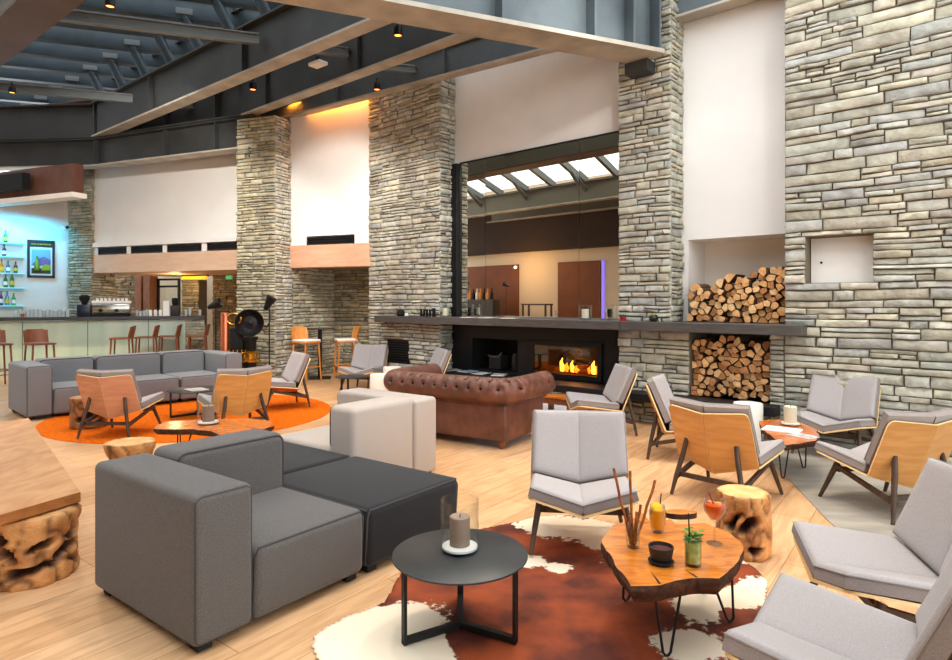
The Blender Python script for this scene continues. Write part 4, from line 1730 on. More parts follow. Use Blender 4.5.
nt.links.new(n2.outputs['Fac'], r1.inputs['Fac'])
mx = nt.nodes.new('ShaderNodeMix')
mx.data_type = 'RGBA'
nt.links.new(mr.outputs['Result'], mx.inputs[0])
nt.links.new(r1.outputs['Color'], mx.inputs[6])
mx.inputs[7].default_value = lin((236, 222, 198))
nt.links.new(mx.outputs[2], b.inputs['Base Color'])
o = MB().add(vs, fs, 0, cs).build('cowhide_rug', m, col=True)
sd = o.modifiers.new('thick', 'SOLIDIFY')
sd.thickness = .005
tag(o, 'brown and white cowhide rug under the two near tables', 'rug')

# ------------------------------------------------------------------ candle glasses


def hurricane(label, loc, r, h, cr, ch, wax, group='candles in glass cylinders', sand=True):
    t = thing('hurricane_candle', label, 'candle holder', loc, 0, group)
    MB().lathe([(r * .95, 0), (r, .006), (r, h), (r - .004, h), (r - .004, .012), (0, .010)], 40).build('glass_cylinder', M_GLASS, t)
    if sand:
        MB().lathe([(0, .012), (r - .006, .012), (r - .006, .022), (0, .03)], 32).build('white_sand', M_WAX, t)
    MB().lathe([(0, .024), (cr, .024), (cr, .024 + ch - .004), (cr - .004, .024 + ch), (cr * .5, .024 + ch - .008), (0, .024 + ch - .01)], 24).build('pillar_candle', wax, t)
    MB().tube([(0, 0, .02 + ch - .01), (0.002, 0, .024 + ch + .008)], .0025, 5).build('wick', M_BLACK, t)
    return t


hurricane('glass cylinder with taupe candle on the nearest round dark table', (-.075, 2.87, .352), .088, .235, .047, .135, M_CANDLE)
hurricane('glass cylinder with grey candle on curved table by orange rug', (-2.53, 5.86, .35), .10, .27, .055, .15, M_CANDLE)
hurricane('glass cylinder with cream candle on the small orange table', (2.90, 5.72, .365), .085, .26, .055, .15, M_CANDLEW)
hurricane('square-looking glass with white candle on mantel at the mirror left edge', W(-6.95, 7.17, 1.26), .085, .2, .05, .12, M_CANDLEW, sand=False)
hurricane('glass with white candle on mantel before the right mirror panel', W(-4.38, 7.2, 1.26), .088, .2, .05, .12, M_CANDLEW, sand=False)

# small things on the mantel
t = thing('tea_light', 'tiny red glass tea light on the mantel by the slim pillar', 'candle', W(-3.78, 7.12, 1.26))
MB().lathe([(0, 0), (.035, 0), (.04, .05), (.036, .05), (.032, .01), (0, .01)], 16).build('glass', mat('red_glass', (170, 20, 30), .15), t)
MB().lathe([(0, .012), (.03, .012), (.03, .03), (0, .03)], 12).build('wax', M_CANDLEW, t)
t = thing('dark_pot', 'small dark green round pot on the mantel near upper logs', 'pot', W(-3.36, 7.1, 1.26))
MB().lathe([(0, 0), (.03, 0), (.055, .03), (.055, .06), (.035, .085), (0, .085)], 16).build('pot', mat('dark_pot_glaze', (30, 34, 30), .3), t)
MB().lathe([(0, .08), (.03, .082), (.02, .1), (0, .105)], 10).build('moss', mat('yellow_moss', (130, 140, 40), .9), t)
t = thing('wine_glass', 'small clear stemmed glass on mantel before the middle mirror panel', 'glass', W(-4.78, 7.12, 1.26))
MB().lathe([(.03, 0), (.03, .004), (.004, .008), (.004, .05), (.028, .075), (.03, .12), (.028, .12), (.026, .077), (0, .058)], 16).build('glass', M_GLASS, t)
for i, (s_, lb) in enumerate(((-7.95, 'small dark round ornament on the left mantel end'),)):
    t = thing('ornament', lb, 'ornament', W(s_, 7.1, 1.26))
    MB().lathe([(0, 0), (.05, 0), (.075, .03), (.065, .08), (.03, .11), (0, .115)], 12).build('body', M_FLATBLACK, t)
    MB().box((.1, 0, .025), (.06, .06, .05), bev=.008).build('base', M_PAPER, t)
t = thing('metal_ornament', 'openwork dark metal ornament on mantel left of the mirror', 'ornament', W(-7.33, 7.12, 1.26), RZ_S)
mb = MB()
for x in (-.14, -.07, 0, .07):
    mb.box((x, 0, .06), (.02, .03, .12))
    mb.box((x + .03, 0, .1 if x % .14 else .03), (.05, .03, .025))
mb.build('openwork', M_FLATBLACK, t)
MB().box((.16, 0, .07), (.035, .05, .14), bev=.005).build('block', M_FLATBLACK, t)


def magazine(label, loc, rz, cover, w=.21, d=.28, group=None, z=.008):
    t = thing('magazine', label, 'magazine', loc, rz, group)
    MB().box((0, 0, z / 2), (w, d, z), bev=.002, seg=1).build('pages', M_PAPER, t)
    MB().box((w * .02, 0, z + .0012), (w * .98, d * .98, .0016)).build('cover', cover, t)
    return t


M_BLUEC = mat('blue_cover', (40, 120, 170), .4, rgb2=(200, 215, 220), vscale=14)
M_GREYC = mat('grey_cover', (206, 206, 206), .5, rgb2=(150, 150, 150), vscale=18)
for i, (s_, n_, c) in enumerate(((-6.95, 7.3, M_GREYC), (-6.62, 7.34, M_BLUEC), (-6.28, 7.28, M_GREYC), (-5.95, 7.3, M_GREYC))):
    magazine(['open grey magazine at the left end of hearth slab', 'blue-covered magazine on the hearth slab', 'grey magazine right of the blue one on hearth slab',
              'grey magazine on the hearth slab nearest the burning fire'][i], W(s_, n_, .392), RZ_S + .3 * i - .4, c, group='magazines on the hearth')
for i, (s_, lb) in enumerate(((-6.35, 'leaflet fanned on mantel before the mirror, left one'), (-6.0, 'leaflet fanned on mantel, middle of three'), (-5.6, 'leaflet fanned on mantel, right one'))):
    magazine(lb, W(s_, 7.12, 1.26), RZ_S + .2 * i, mat('leaflet_cover', (226, 210, 190), .5, rgb2=(190, 150, 120), vscale=16), group='leaflets on the mantel')
magazine('folded white menu on the small orange table', at(782, 430.5, .365), .9, M_PAPER, .2, .3, z=.012)
magazine('white booklet lying by the menu on small orange table', at(803, 436.5, .366), .5, M_GREYC, .14, .2)
magazine('pale magazine on dark round table on the orange rug', (-3.66, 8.12, .3505), .8, M_GREYC)

# ------------------------------------------------------------------ drinks
M_JUICE = mat('orange_juice', (250, 160, 10), .3, emit=(250, 140, 0), estr=.15)
M_SPRITZ = mat('red_orange_spritz', (240, 90, 10), .2, emit=(240, 80, 0), estr=.15)
M_MOJ = mat('pale_green_drink', (222, 220, 140), .2, rgb2=(170, 186, 80), vscale=40)
M_MINT = mat('mint_green', (70, 140, 40), .7, rgb2=(40, 100, 24), vscale=60)
p = at(657.5, 532, TZ)
t = thing('juice_glass', 'stemless glass of orange juice with a straw on cocktail table', 'drink', (p.x, p.y, TZ))
MB().lathe([(.024, 0), (.03, .012), (.040, .06), (.040, .10), (.034, .135), (.032, .135), (.038, .10), (.038, .06), (.028, .018), (0, .016)], 28).build('glass', M_DGLASS, t)
MB().lathe([(0, .018), (.027, .020), (.0365, .06), (.0365, .10), (.034, .112), (0, .112)], 24).build('juice', M_JUICE, t)
MB().tube([(.005, 0, .06), (.018, 0, .19)], .003, 6).build('straw', M_BLACK, t)
MB().lathe([(0, -.003), (.026, -.003), (.026, .003), (0, .003)], 18, mtx=Matrix.Rotation(1.0, 3, 'X'), c=(-.008, -.012, .125)).build('orange_slice', mat('orange_slice', (255, 200, 30), .5), t)
p = at(714.5, 543.5, TZ)
t = thing('spritz_glass', 'tall stemmed glass of orange spritz on the cocktail table', 'drink', (p.x, p.y, TZ))
MB().lathe([(.036, 0), (.036, .003), (.006, .008), (.0045, .02), (.0045, .10), (.02, .112), (.046, .15), (.051, .175), (.044, .22), (.042, .22), (.049, .175), (.044, .152), (.018, .116), (0, .112)], 32).build('glass', M_DGLASS, t)
MB().lathe([(0, .116), (.018, .119), (.0425, .154), (.0475, .178), (.046, .187), (0, .187)], 28).build('spritz', M_SPRITZ, t)
MB().tube([(.01, 0, .15), (-.03, .0, .245)], .003, 6).build('straw', mat('red_straw', (150, 20, 20), .5), t)
for x, y in ((.012, -.01), (-.015, .01)):
    MB().box((x, y, .188), (.024, .024, .02), rot=.5, bev=.003).build('ice', mat('ice_cube', (252, 180, 110), .1), t)
p = at(693, 565, TZ)
t = thing('mojito_glass', 'straight glass of green mojito topped with mint leaves', 'drink', (p.x, p.y, TZ))
MB().lathe([(.034, 0), (.034, .012), (.036, .13), (.0345, .13), (.033, .014), (0, .012)], 28).build('glass', M_DGLASS, t)
MB().lathe([(0, .014), (.0325, .014), (.0335, .10), (0, .10)], 24).build('mojito', M_MOJ, t)
rg = random.Random(2)
mb = MB()
for i in range(26):
    c = V((rg.uniform(-.03, .03), rg.uniform(-.03, .03), rg.uniform(.095, .145)))
    d = V((rg.uniform(-1, 1), rg.uniform(-1, 1), rg.uniform(-.1, .6))).normalized()
    u = d.cross(V((0, 0, 1))).normalized()
    l, w = rg.uniform(.026, .04), rg.uniform(.012, .018)
    mb.add([c, c + d * l * .5 + u * w + V((0, 0, .003)), c + d * l, c + d * l * .5 - u * w + V((0, 0, .003))], [(0, 1, 2), (0, 2, 3)])
mb.build('mint_sprig', M_MINT, t)
MB().tube([(-.012, 0, .05), (-.02, .0, .225)], .003, 6).build('straw', M_BLACK, t)
p = at(633, 547, TZ)
t = thing('breadstick_glass', 'small glass holding brown twisted breadsticks on cocktail table', 'glass', (p.x, p.y, TZ))
MB().lathe([(.028, 0), (.03, .012), (.036, .12), (.0345, .12), (.028, .02), (0, .014)], 24).build('glass', M_DGLASS, t)
M_BREAD = mat('baked_breadstick', (170, 100, 44), .8, rgb2=(120, 62, 24), vscale=50)
for (ax, ay, bx, by, h) in ((-.01, 0, -.085, .02, .36), (.0, .01, -.005, .03, .345), (.01, 0, .105, 0, .31), (0, -.012, .012, -.02, .17), (.008, .01, .04, .02, .19), (-.012, -.008, -.02, -.012, .15)):
    s = MB().tube([(ax, ay, .016)] + [(ax + (bx - ax) * k / 5 + rg.uniform(-.003, .003), ay + (by - ay) * k / 5, .016 + (h - .016) * k / 5) for k in range(1, 6)], .0065, 7)
    tag(s.build('breadstick', M_BREAD, loc=(p.x, p.y, TZ)), ('long brown breadstick standing in the small table glass' if h > .3 else 'short brown breadstick in the small table glass'), 'breadstick', 'long breadsticks in a glass' if h > .3 else 'short breadsticks in a glass')
p = at(661, 563, TZ)
t = thing('snack_bowl', 'small black bowl on a saucer on the cocktail table', 'bowl', (p.x, p.y, TZ))
MB().lathe([(0, 0), (.04, 0), (.056, .012), (.052, .014), (0, .008)], 28).build('saucer', M_FLATBLACK, t)
MB().lathe([(.03, .009), (.046, .03), (.055, .075), (.05, .075), (.042, .035), (0, .03)], 28).build('bowl', mat('black_clay', (40, 34, 32), .6), t)
MB().lathe([(0, .068), (.03, .066), (.049, .06), (.045, .05), (0, .05)], 20).build('nuts', mat('dark_red_nuts', (110, 40, 40), .7, rgb2=(40, 16, 16), vscale=80, bump=1, bscale=90), t)

# ------------------------------------------------------------------ bar
CA, CB = V((-11.4, 11.77, 0)), V((-6.25, 14.3, 0))
cd = (CB - CA).normalized()
cn = V((cd.y, -cd.x, 0))            # towards the room
CZ = 1.185
rzc = atan2(cd.y, cd.x)
CLEN = (CB - CA).length
BARC = thing('bar_counter', 'long bar counter with pale green glass front and dark top', 'bar counter', CA, rzc)
mb = MB()
mb.box((CLEN / 2, .25, CZ - .035), (CLEN, .75, .07), bev=.005, seg=1)
mb.build('countertop', mat('dark_stone_top', (64, 62, 60), .3, var=.1, vscale=4), BARC)
M_FROST = mat('frosted_green_glass', (168, 188, 172), .22, rgb2=(190, 202, 184), vscale=1.2, stretch=(3, 1, .5), spec=.6)
for i in range(5):
    x0, x1 = CLEN * i / 5, CLEN * (i + 1) / 5 - .012
    MB().box(((x0 + x1) / 2, -.02, .56), (x1 - x0, .02, 1.08)).build('front_panel', M_FROST, BARC)
MB().box((CLEN / 2, .3, .55), (CLEN - .05, .55, 1.08)).build('body', mat('dark_bar_body', (90, 86, 78), .7), BARC)
mb = MB()
stones(mb, lambda u, v, d: V((CLEN - .42 + u, -.035 - d, v)), 0, .4, 0, 1.1, random.Random(8), tint=DIM)
mb.build('stone_end', [M_MORTAR, M_STONE], BARC, col=True)


def bar_stool(label, loc, rz, wood, seatm, group, back_h=.24, cushion=False):
    t = thing('bar_stool', label, 'bar stool', loc, rz, group)
    zs = .745
    mb = MB()
    mb.box((0, 0, zs), (.40, .40, .03), bev=.012, seg=2)
    mb.build('seat', wood, t)
    if seatm:
        mb = MB()
        mb.box((0, -.005, zs + .032), (.38, .38, .04), bev=.015, seg=3)
        mb.build('cushion', seatm, t)
    mb = MB()
    n = 10
    vs = []
    for k in range(n + 1):
        a = -.62 + 1.24 * k / n
        for z0, z1 in ((zs + .02, zs + .02 + back_h * (1 if abs(a) < .45 else .93)),):
            for y_, z_ in ((0, z0), (.05, z1), (.066, z1), (.016, z0)):
                vs.append((.33 * sin(a), -.12 + .32 * cos(a) + y_, z_))
    fs = []
    for k in range(n):
        for j in range(4):
            l = (j + 1) % 4
            fs.append((k * 4 + j, k * 4 + l, (k + 1) * 4 + l, (k + 1) * 4 + j))
    fs += [(0, 1, 2, 3), tuple(n * 4 + j for j in range(4))]
    mb.add(vs, fs)
    mb.build('backrest', wood, t)
    for sx in (-1, 1):
        for sy in (-1, 1):
            MB().tube([(sx * .195, sy * .195, 0), (sx * .16, sy * .16, zs - .01)], [.014, .018], 8).build('leg', wood, t)
    mb = MB()
    q = .18
    for (a, b_) in (((-q, -q), (q, -q)), ((q, -q), (q, q)), ((q, q), (-q, q)), ((-q, q), (-q, -q))):
        mb.tube([(a[0], a[1], .28), (b_[0], b_[1], .28)], .011, 6)
    mb.build('footrest', wood, t)
    return t


GS = 'brown wooden bar stools along the counter'
fr = pi / 2 + rzc      # facing along the counter
S1 = bar_stool('brown wooden bar stool cut by the left frame edge', (-8.55, 11.05, 0), .95, M_STOOLW, None, GS)
for lb, x, y, r in (('brown wooden bar stool right of the frame-edge stool', -7.88, 11.2, .95),
                    ('first of three brown bar stools grouped at mid counter, leftmost', -7.38, 12.92, -1.25),
                    ('middle of three brown bar stools grouped at mid counter', -7.06, 13.28, -1.25),
                    ('third of three brown bar stools grouped at mid counter, rightmost', -6.76, 13.66, -1.25),
                    ('brown bar stool at the stone-clad end of the bar counter', -6.22, 13.85, -1.25)):
    dup(S1, lb, (x, y, 0), r, GS)
S2 = bar_stool('honey oak bar chair with white cushion right of the pedestal table', (-2.50, 11.92, 0), -1.15, M_STOOLO, M_WAX, 'honey oak bar chairs', .27)
dup(S2, 'honey oak bar chair left of the pedestal table, against stone', (-3.20, 11.68, 0), 1.0, 'honey oak bar chairs')

# bar back wall, shelves, bottles
P0, P1 = V((-9.64, 14.8, 0)), V((-13.3, 11.43, 0))
bd = (P0 - P1).normalized()
bn = V((bd.y, -bd.x, 0))
rzb = atan2(bd.y, bd.x)
mb = MB()
mb.bar(P1 + V((0, 0, 2.05)) - bn * .08, P0 + V((0, 0, 2.05)) - bn * .08, .16, 4.1)
struct(mb, 'wall_bar', M_WHITE)
mb = MB()
mb.bar(V((-8.02, 12.55, 3.66)), V((-11.4, 13.95, 3.66)), .3, .1, m=1)
mb.bar(V((-8.06, 12.58, 4.0)), V((-11.4, 13.95, 4.0)), .2, .6, m=0)
struct(mb, 'trim_3', [mat('brown_fascia', (104, 66, 48), .6, var=.15, vscale=3), M_WHITE2])
mb = MB()
mb.bar(V((-9.3, 12.82, 4.0)), V((-11.4, 13.7, 4.0)), .16, .34)
struct(mb, 'trim_recess_shade', M_FLATBLACK)  # black bar imitates the shade of a recess in the fascia


def onwall(px):
    t_ = (px - 476) / FPX
    k = (P0.x - t_ * P0.y) / (bd.x - t_ * bd.y)
    return P0 - bd * k


M_SHELFG = mat('aqua_glass_shelf', (150, 230, 240), .2, emit=(60, 200, 230), estr=.3)
sh_z = [(1.80, 2.55), (1.42, 1.9)]
bot_rng = random.Random(4)
SH = [(243.0, [5]), (256.5, [3.5]), (273, [1, 7.5, 15]), (287.5, [5, 11.5]), (305.5, [.5, 6.5, 13])]
cols = [(30, 90, 50), (120, 40, 50), (220, 130, 30), (40, 120, 140), (60, 70, 90), (30, 110, 60), (40, 130, 70), (60, 60, 110), (60, 150, 190), (40, 170, 90)]
ci = 0
wall_o = onwall(12)
for k, (py, pxs) in enumerate(SH):
    c = onwall(8) + bn * .12
    z_ = HC + (HY - py) * c.y / FPX
    q0, q1 = onwall(-12) + bn * .1, onwall(24) + bn * .1
    mb = MB()
    mid = (q0 + q1) / 2
    t = mb.bar(q0 - mid, q1 - mid, .2, .02).build('bottle_shelf', M_SHELFG, loc=mid + V((0, 0, z_ - .01)))
    tag(t, 'backlit aqua glass bottle shelf behind the bar, ' + ['topmost', 'second from top', 'third from top', 'fourth from top', 'lowest'][k], 'shelf', 'bar shelves')
    for px in pxs:
        p = onwall(px) + bn * .12
        h = bot_rng.uniform(.26, .34)
        r = .038
        col = cols[ci % len(cols)]
        ci += 1
        t = thing('liquor_bottle', 'small coloured liquor bottle on the backlit shelf: ' + ['topmost shelf', 'second shelf', 'third shelf, frame edge', 'third shelf, middle', 'third shelf, right', 'fourth shelf, left', 'fourth shelf, right', 'lowest shelf, left', 'lowest shelf, middle', 'lowest shelf, right'][ci - 1],
                  'bottle', (p.x, p.y, z_), 0, 'bottles behind the bar')
        MB().lathe([(0, 0), (r, .004), (r, h * .58), (r * .4, h * .74), (r * .36, h * .95), (0, h * .95)], 14).build('bottle', mat('bottle_%d' % (ci % 10), col, .15), t)
        MB().lathe([(r + .001, h * .18), (r + .001, h * .46)], 14).build('bottle_label', [M_PAPER, mat('yellow_label', (220, 190, 60), .6)][ci % 2], t)
        MB().lathe([(r * .4, h * .93), (r * .4, h), (0, h)], 10).build('cap', mat('red_cap', (150, 40, 30), .5), t)

# framed poster
pc = (onwall(27) + onwall(54.5)) / 2 + bn * .03
zc_ = HC + (HY - 259) * pc.y / FPX
ww = (onwall(54.5) - onwall(27)).length
hh = .87
PO = thing('framed_poster', 'framed poster with yellow title and bottle on the bar wall', 'poster', (pc.x, pc.y, zc_), rzb)
mb = MB()
fw_ = .05
for c, s in (((0, -.0, hh / 2 - fw_ / 2), (ww, .03, fw_)), ((0, 0, -hh / 2 + fw_ / 2), (ww, .03, fw_)), ((-ww / 2 + fw_ / 2, 0, 0), (fw_, .03, hh)), ((ww / 2 - fw_ / 2, 0, 0), (fw_, .03, hh))):
    mb.box(c, s)
mb.build('frame', mat('navy_frame', (24, 32, 44), .5), PO)
MB().box((0, .008, 0), (ww - .06, .01, hh - .06)).build('mount', mat('navy_frame', (24, 32, 44)), PO)
pwi, phi = ww - .16, hh - .30
MB().box((0, .001, -.055), (ww - .10, .006, hh - .22)).build('pale_border', mat('pale_border', (206, 220, 226), .7), PO)
mb = MB()
mb.box((0, -.003, .03), (pwi, .004, phi * .66), m=0)
mb.box((0, -.003, -.055 - phi * .39), (pwi, .004, phi * .22), m=1)
mb.add([(-pwi / 2, -.006, -.14), (-pwi * .1, -.006, .02), (pwi * .15, -.006, .06), (pwi * .5, -.006, -.02), (pwi / 2, -.006, -.16)], [(0, 1, 2, 3, 4)], 2)
mb.add([(0, -.007, -.2), (pwi * .2, -.007, -.12), (pwi * .5, -.007, -.14), (pwi / 2, -.007, -.26), (0, -.007, -.26)], [(0, 1, 2, 3, 4)], 3)
mb.build('picture', [mat('poster_sky', (124, 170, 190), .7), mat('poster_ground', (70, 66, 30), .7), mat('poster_hill', (92, 90, 150), .7, rgb2=(150, 120, 160), vscale=6), mat('poster_meadow', (150, 170, 30), .7)], PO)
MB().lathe([(0, 0), (.05, .005), (.055, .1), (.05, .16), (.022, .24), (.02, .33), (0, .33)], 14, c=(-pwi * .22, -.012, -.27)).build('painted_bottle', mat('painted_bottle', (170, 180, 50), .5, rgb2=(60, 100, 40), vscale=9), PO)
fc = bpy.data.curves.new('title', 'FONT')
fc.body = 'UNE CHARTREUSE'
fc.size = .085
fc.align_x = 'CENTER'
fc.align_y = 'CENTER'
fc.extrude = .002
fo = bpy.data.objects.new('title', fc)
COL.objects.link(fo)
fo.data.materials.append(mat('yellow_print', (206, 196, 40), .6))
fo.parent = PO
fo.rotation_euler = (pi / 2, 0, 0)
fo.location = (0, -.004, hh / 2 - .095)
fc.size = .085 * (ww - .12) / .74
bpy.context.view_layer.update()
me = bpy.data.meshes.new_from_object(fo)
fm = bpy.data.objects.new('title_lettering', me)
COL.objects.link(fm)
fm.parent = PO
fm.rotation_euler = fo.rotation_euler
fm.location = fo.location
bpy.data.objects.remove(fo)

# camera dome on the bar wall
p = onwall(66) + bn * .05
t = thing('wall_camera', 'small white dome camera high on the bar wall', 'camera', (p.x, p.y, HC + (HY - 228.5) * p.y / FPX), rzb)
MB().box((0, 0, .02), (.14, .1, .12), bev=.03, seg=3).build('housing', M_WHITE, t)
MB().lathe([(0, 0), (.04, .0), (.035, .02), (0, .03)], 14, mtx=Matrix.Rotation(pi / 2, 3, 'X'), c=(.01, -.05, .02)).build('lens', M_BLACK, t)


def onbar(px, off=.2):
    """point on the countertop at a photo column"""
    t_ = (px - 476) / FPX
    base = CA - cn * off
    k = (t_ * base.y - base.x) / (cd.x - t_ * cd.y)
    q = base + cd * k
    return V((q.x, q.y, CZ))


GB = 'glassware on the bar counter'
g0 = thing('bar_glass', 'clear glass in the row of glassware on the bar counter', 'glass', onbar(16), 0, GB)
MB().lathe([(.03, 0), (.035, .12), (.032, .12), (.028, .01), (0, .008)], 12).build('glass', mat('greyish_glass', (190, 200, 200), .1, spec=.8), g0)
rg = random.Random(6)
for px in (20.5, 25, 28, 32, 36, 40, 44, 48, 52, 56, 60, 64, 68, 137, 140.5, 144, 147, 186, 190, 200):
    o = dup(g0, g0['label'], onbar(px, .2 + rg.uniform(-.08, .1)), 0, GB)
    o.scale = (1, 1, rg.uniform(.8, 1.5))
cups = tag(MB().lathe([(.03, 0), (.04, .07), (.036, .07), (.026, .01), (0, .01)], 12).build('copper_cup', mat('copper_mug', (200, 120, 80), .3, .6), loc=onbar(22.5, .05)), 'reddish cup among the glasses at the bar counter left end', 'cup')
# grinder
p = onbar(84.5, .25)
t = thing('coffee_grinder', 'black coffee grinder on the bar, left of espresso machine', 'grinder', p, rzc)
MB().box((0, 0, .13), (.26, .28, .26), bev=.02).build('body', mat('blue_black', (26, 34, 52), .3), t)
MB().lathe([(.05, .26), (.06, .3), (.1, .38), (.1, .44), (.06, .47), (0, .47)], 16).build('hopper', M_FLATBLACK, t)
p = onbar(112, .3)
t = thing('espresso_machine', 'chrome espresso machine with white cups stacked on top', 'coffee machine', p, rzc)
M_CHROME = mat('chrome', (170, 168, 160), .2, .9)
MB().box((0, 0, .17), (.72, .4, .20), bev=.02).build('body', M_CHROME, t)
MB().box((0, 0, .03), (.72, .45, .06), bev=.01).build('drip_tray', M_FLATBLACK, t)
MB().box((.0, 0, .31), (.74, .4, .07), bev=.02).build('top_housing', M_WHITE, t)
for x in (-.2, .1):
    MB().lathe([(.035, -.03), (.035, .03), (0, .03)], 12, c=(x, -.22, .13)).build('group_head', M_FLATBLACK, t)
p0 = p
for i, x in enumerate((-.28, -.2, -.12, -.04, .04, .12, .2, .28)):
    q = p0 + cd * x + V((0, 0, .345))
    tag(MB().lathe([(.02, 0), (.034, .05), (.03, .05), (.018, .008), (0, .008)], 10).build('espresso_cup', M_CERAMIC, loc=q), 'white cup stacked on top of the espresso machine', 'cup', 'cups on the espresso machine')
for i, px in enumerate((150.5, 155.5, 160.5)):
    tag(MB().lathe([(0, 0), (.035, 0), (.04, .1), (.03, .14), (0, .14)], 12).build('carafe', M_CERAMIC, loc=onbar(px, .2)), 'white carafe on the bar between espresso machine and menu', 'carafe', 'white carafes on the bar')
t = thing('menu_stand', 'white menu card standing on the bar near the passage', 'menu', onbar(166, .1), rzc)
MB().box((0, 0, .17), (.12, .02, .34)).build('card', M_PAPER, t)
MB().box((0, 0, .01), (.14, .08, .02)).build('base', M_WHITE, t)
p = onbar(175, .25)
t = thing('coffee_grinder', 'dark coffee grinder on the bar before the bright passage', 'grinder', p, rzc)
MB().box((0, 0, .12), (.2, .24, .24), bev=.02).build('body', mat('dull_iron', (60, 58, 56)), t)
MB().lathe([(.05, .24), (.07, .3), (.07, .4), (0, .42)], 14).build('hopper', M_FLATBLACK, t)

# brown timber posts and lit lamp in the passage
for i, k in enumerate((7.86, 8.16)):
    mb = MB()
    fbox(mb, L, k - .22, k, BM - .35, BM - .1, 0, 2.17)
    struct(mb, 'trim_post', wood_mat('orange_brown_post%d' % i, (150, 92, 50), (120, 70, 36), .5, 3, (4, 4, 1)))
t = thing('glazed_door', 'black framed glazed door in the passage behind the bar', 'door', L(7.27, BM - .1, 0), atan2(-LK.y, -LK.x))
mb = MB()
for x in (-.35, .35):
    mb.box((x, 0, 1.05), (.05, .05, 2.1))
mb.box((0, 0, 1.9), (.7, .05, .05))
mb.box((0, 0, 2.08), (.7, .05, .05))
mb.build('frame', M_BLACK, t)
MB().box((0, 0, 1.0), (.66, .01, 1.8)).build('pane', M_GLASS, t)
o_ = L(6.1, BM - .40, 2.1)
t = thing('strip_lamp', 'glowing amber strip lamp under the bar bulkhead', 'lamp', o_, atan2(-LK.y, -LK.x))
MB().box((0, 0, 0), (.75, .06, .07)).build('glow_tube', mat('amber_glow', (255, 170, 40), .5, emit=(255, 150, 20), estr=1.6), t)
MB().box((0, .02, .05), (.8, .1, .03)).build('housing', M_BLACK, t)
o_ = L(5.2, BM - .2, 2.1)
t = thing('exit_sign', 'small green lit sign under the bar bulkhead', 'sign', o_, atan2(-LK.y, -LK.x))
MB().box((0, 0, 0), (.2, .03, .09)).build('housing', M_WHITE, t)
MB().box((0, -.018, 0), (.18, .006, .07)).build('green_face', mat('green_glow', (60, 190, 120), .5, emit=(40, 180, 110), estr=.7), t)

# ------------------------------------------------------------------ coffee roaster and lamps by the bend pillar
RT = thing('coffee_roaster', 'antique black coffee roaster with copper column and brass base', 'coffee roaster', (-4.03, 11.05, 0), .25)
MB().lathe([(.16, 0), (.17, .03), (.11, .06), (.11, .8), (.14, .84), (.14, .88)], 20).build('pedestal', M_BLACK, RT)
MB().lathe([(0, -.13), (.16, -.13), (.23, -.05), (.245, .02), (.245, .1), (.235, .1), (.2, .02), (.12, -.03), (.05, -.02), (.045, .03), (0, .04)], 32, mtx=Matrix.Rotation(pi / 2, 3, 'X'), c=(0, 0, 1.13)).build('drum', mat('worn_black_iron', (48, 44, 44), .4, .5, var=.2, vscale=12), RT)
MB().lathe([(.13, .42), (.19, .44), (.19, .46), (.13, .50), (.13, .58), (.17, .60), (.13, .63)], 24).build('cooling_tray', M_BRASS, RT)
MB().lathe([(.075, .04), (.075, 1.24), (.06, 1.30), (0, 1.32)], 20, c=(-.42, .05, 0)).build('copper_column', M_COPPER, RT)
MB().lathe([(.12, 0), (.12, .04), (.08, .06), (0, .06)], 20, c=(-.42, .05, 0)).build('column_base', M_BLACK, RT)
MB().box((-.22, .06, .78), (.22, .2, .5), bev=.02).build('gear_box', M_FLATBLACK, RT)
MB().box((-.22, .05, .27), (.2, .2, .54)).build('leg', M_FLATBLACK, RT)
mb = MB()
for k in range(5):
    mb.tube([(-.34 + .07 * k, -.08, .55), (-.34 + .07 * k, -.08, .66)], .014, 8)
mb.build('brass_taps', M_BRASS, RT)
mb = MB()
ring = [V((-.27 + .12 * cos(2 * pi * k / 20), 0, 1.2 + .1 * sin(2 * pi * k / 20))) for k in range(20)]
mb.tube(ring, .015, 8, closed=True)
mb.build('flywheel', M_BRASS, RT)
mb = MB()
mb.tube([(.2, 0, 1.08), (.3, -.02, 1.06), (.32, -.02, 1.12)], .018, 8)
mb.build('crank', M_IRON, RT)


def spot_lamp(label, loc, rz, h, tilt, lit):
    t = thing('floor_lamp', label, 'floor lamp', loc, rz, 'black cone reading lamps')
    MB().lathe([(0, 0), (.14, 0), (.14, .015), (.02, .025), (0, .025)], 24).build('base', M_BLACK, t)
    MB().tube([(0, 0, .02), (0, 0, h)], .012, 8).build('pole', M_BLACK, t)
    mt = Matrix.Rotation(tilt, 3, 'Y')
    sh = MB().lathe([(.03, -.16), (.045, -.12), (.10, .10), (.095, .10), (.04, -.11), (0, -.13)], 20, mtx=mt, c=(0, 0, h)).build('shade', M_BLACK, t)
    MB().lathe([(0, .06), (.08, .065), (.08, .07), (0, .075)], 16, mtx=mt, c=(0, 0, h)).build('inner_reflector', mat('gold_reflector', (230, 190, 90), .3, .6, emit=(255, 190, 80), estr=.35), sh)
    return t


spot_lamp('slim black cone floor lamp against the bend pillar, shade tipped up', (-3.74, 11.22, 0), 0, 1.50, .5, .3)
spot_lamp('black floor lamp with gold-lined shade at bar counter end', (-5.1, 12.15, 0), .2, 1.45, 1.15, 1)

# ------------------------------------------------------------------ downlights
M_LENS = mat('warm_lamp_lens', (255, 190, 120), .4, emit=(255, 150, 70), estr=4)


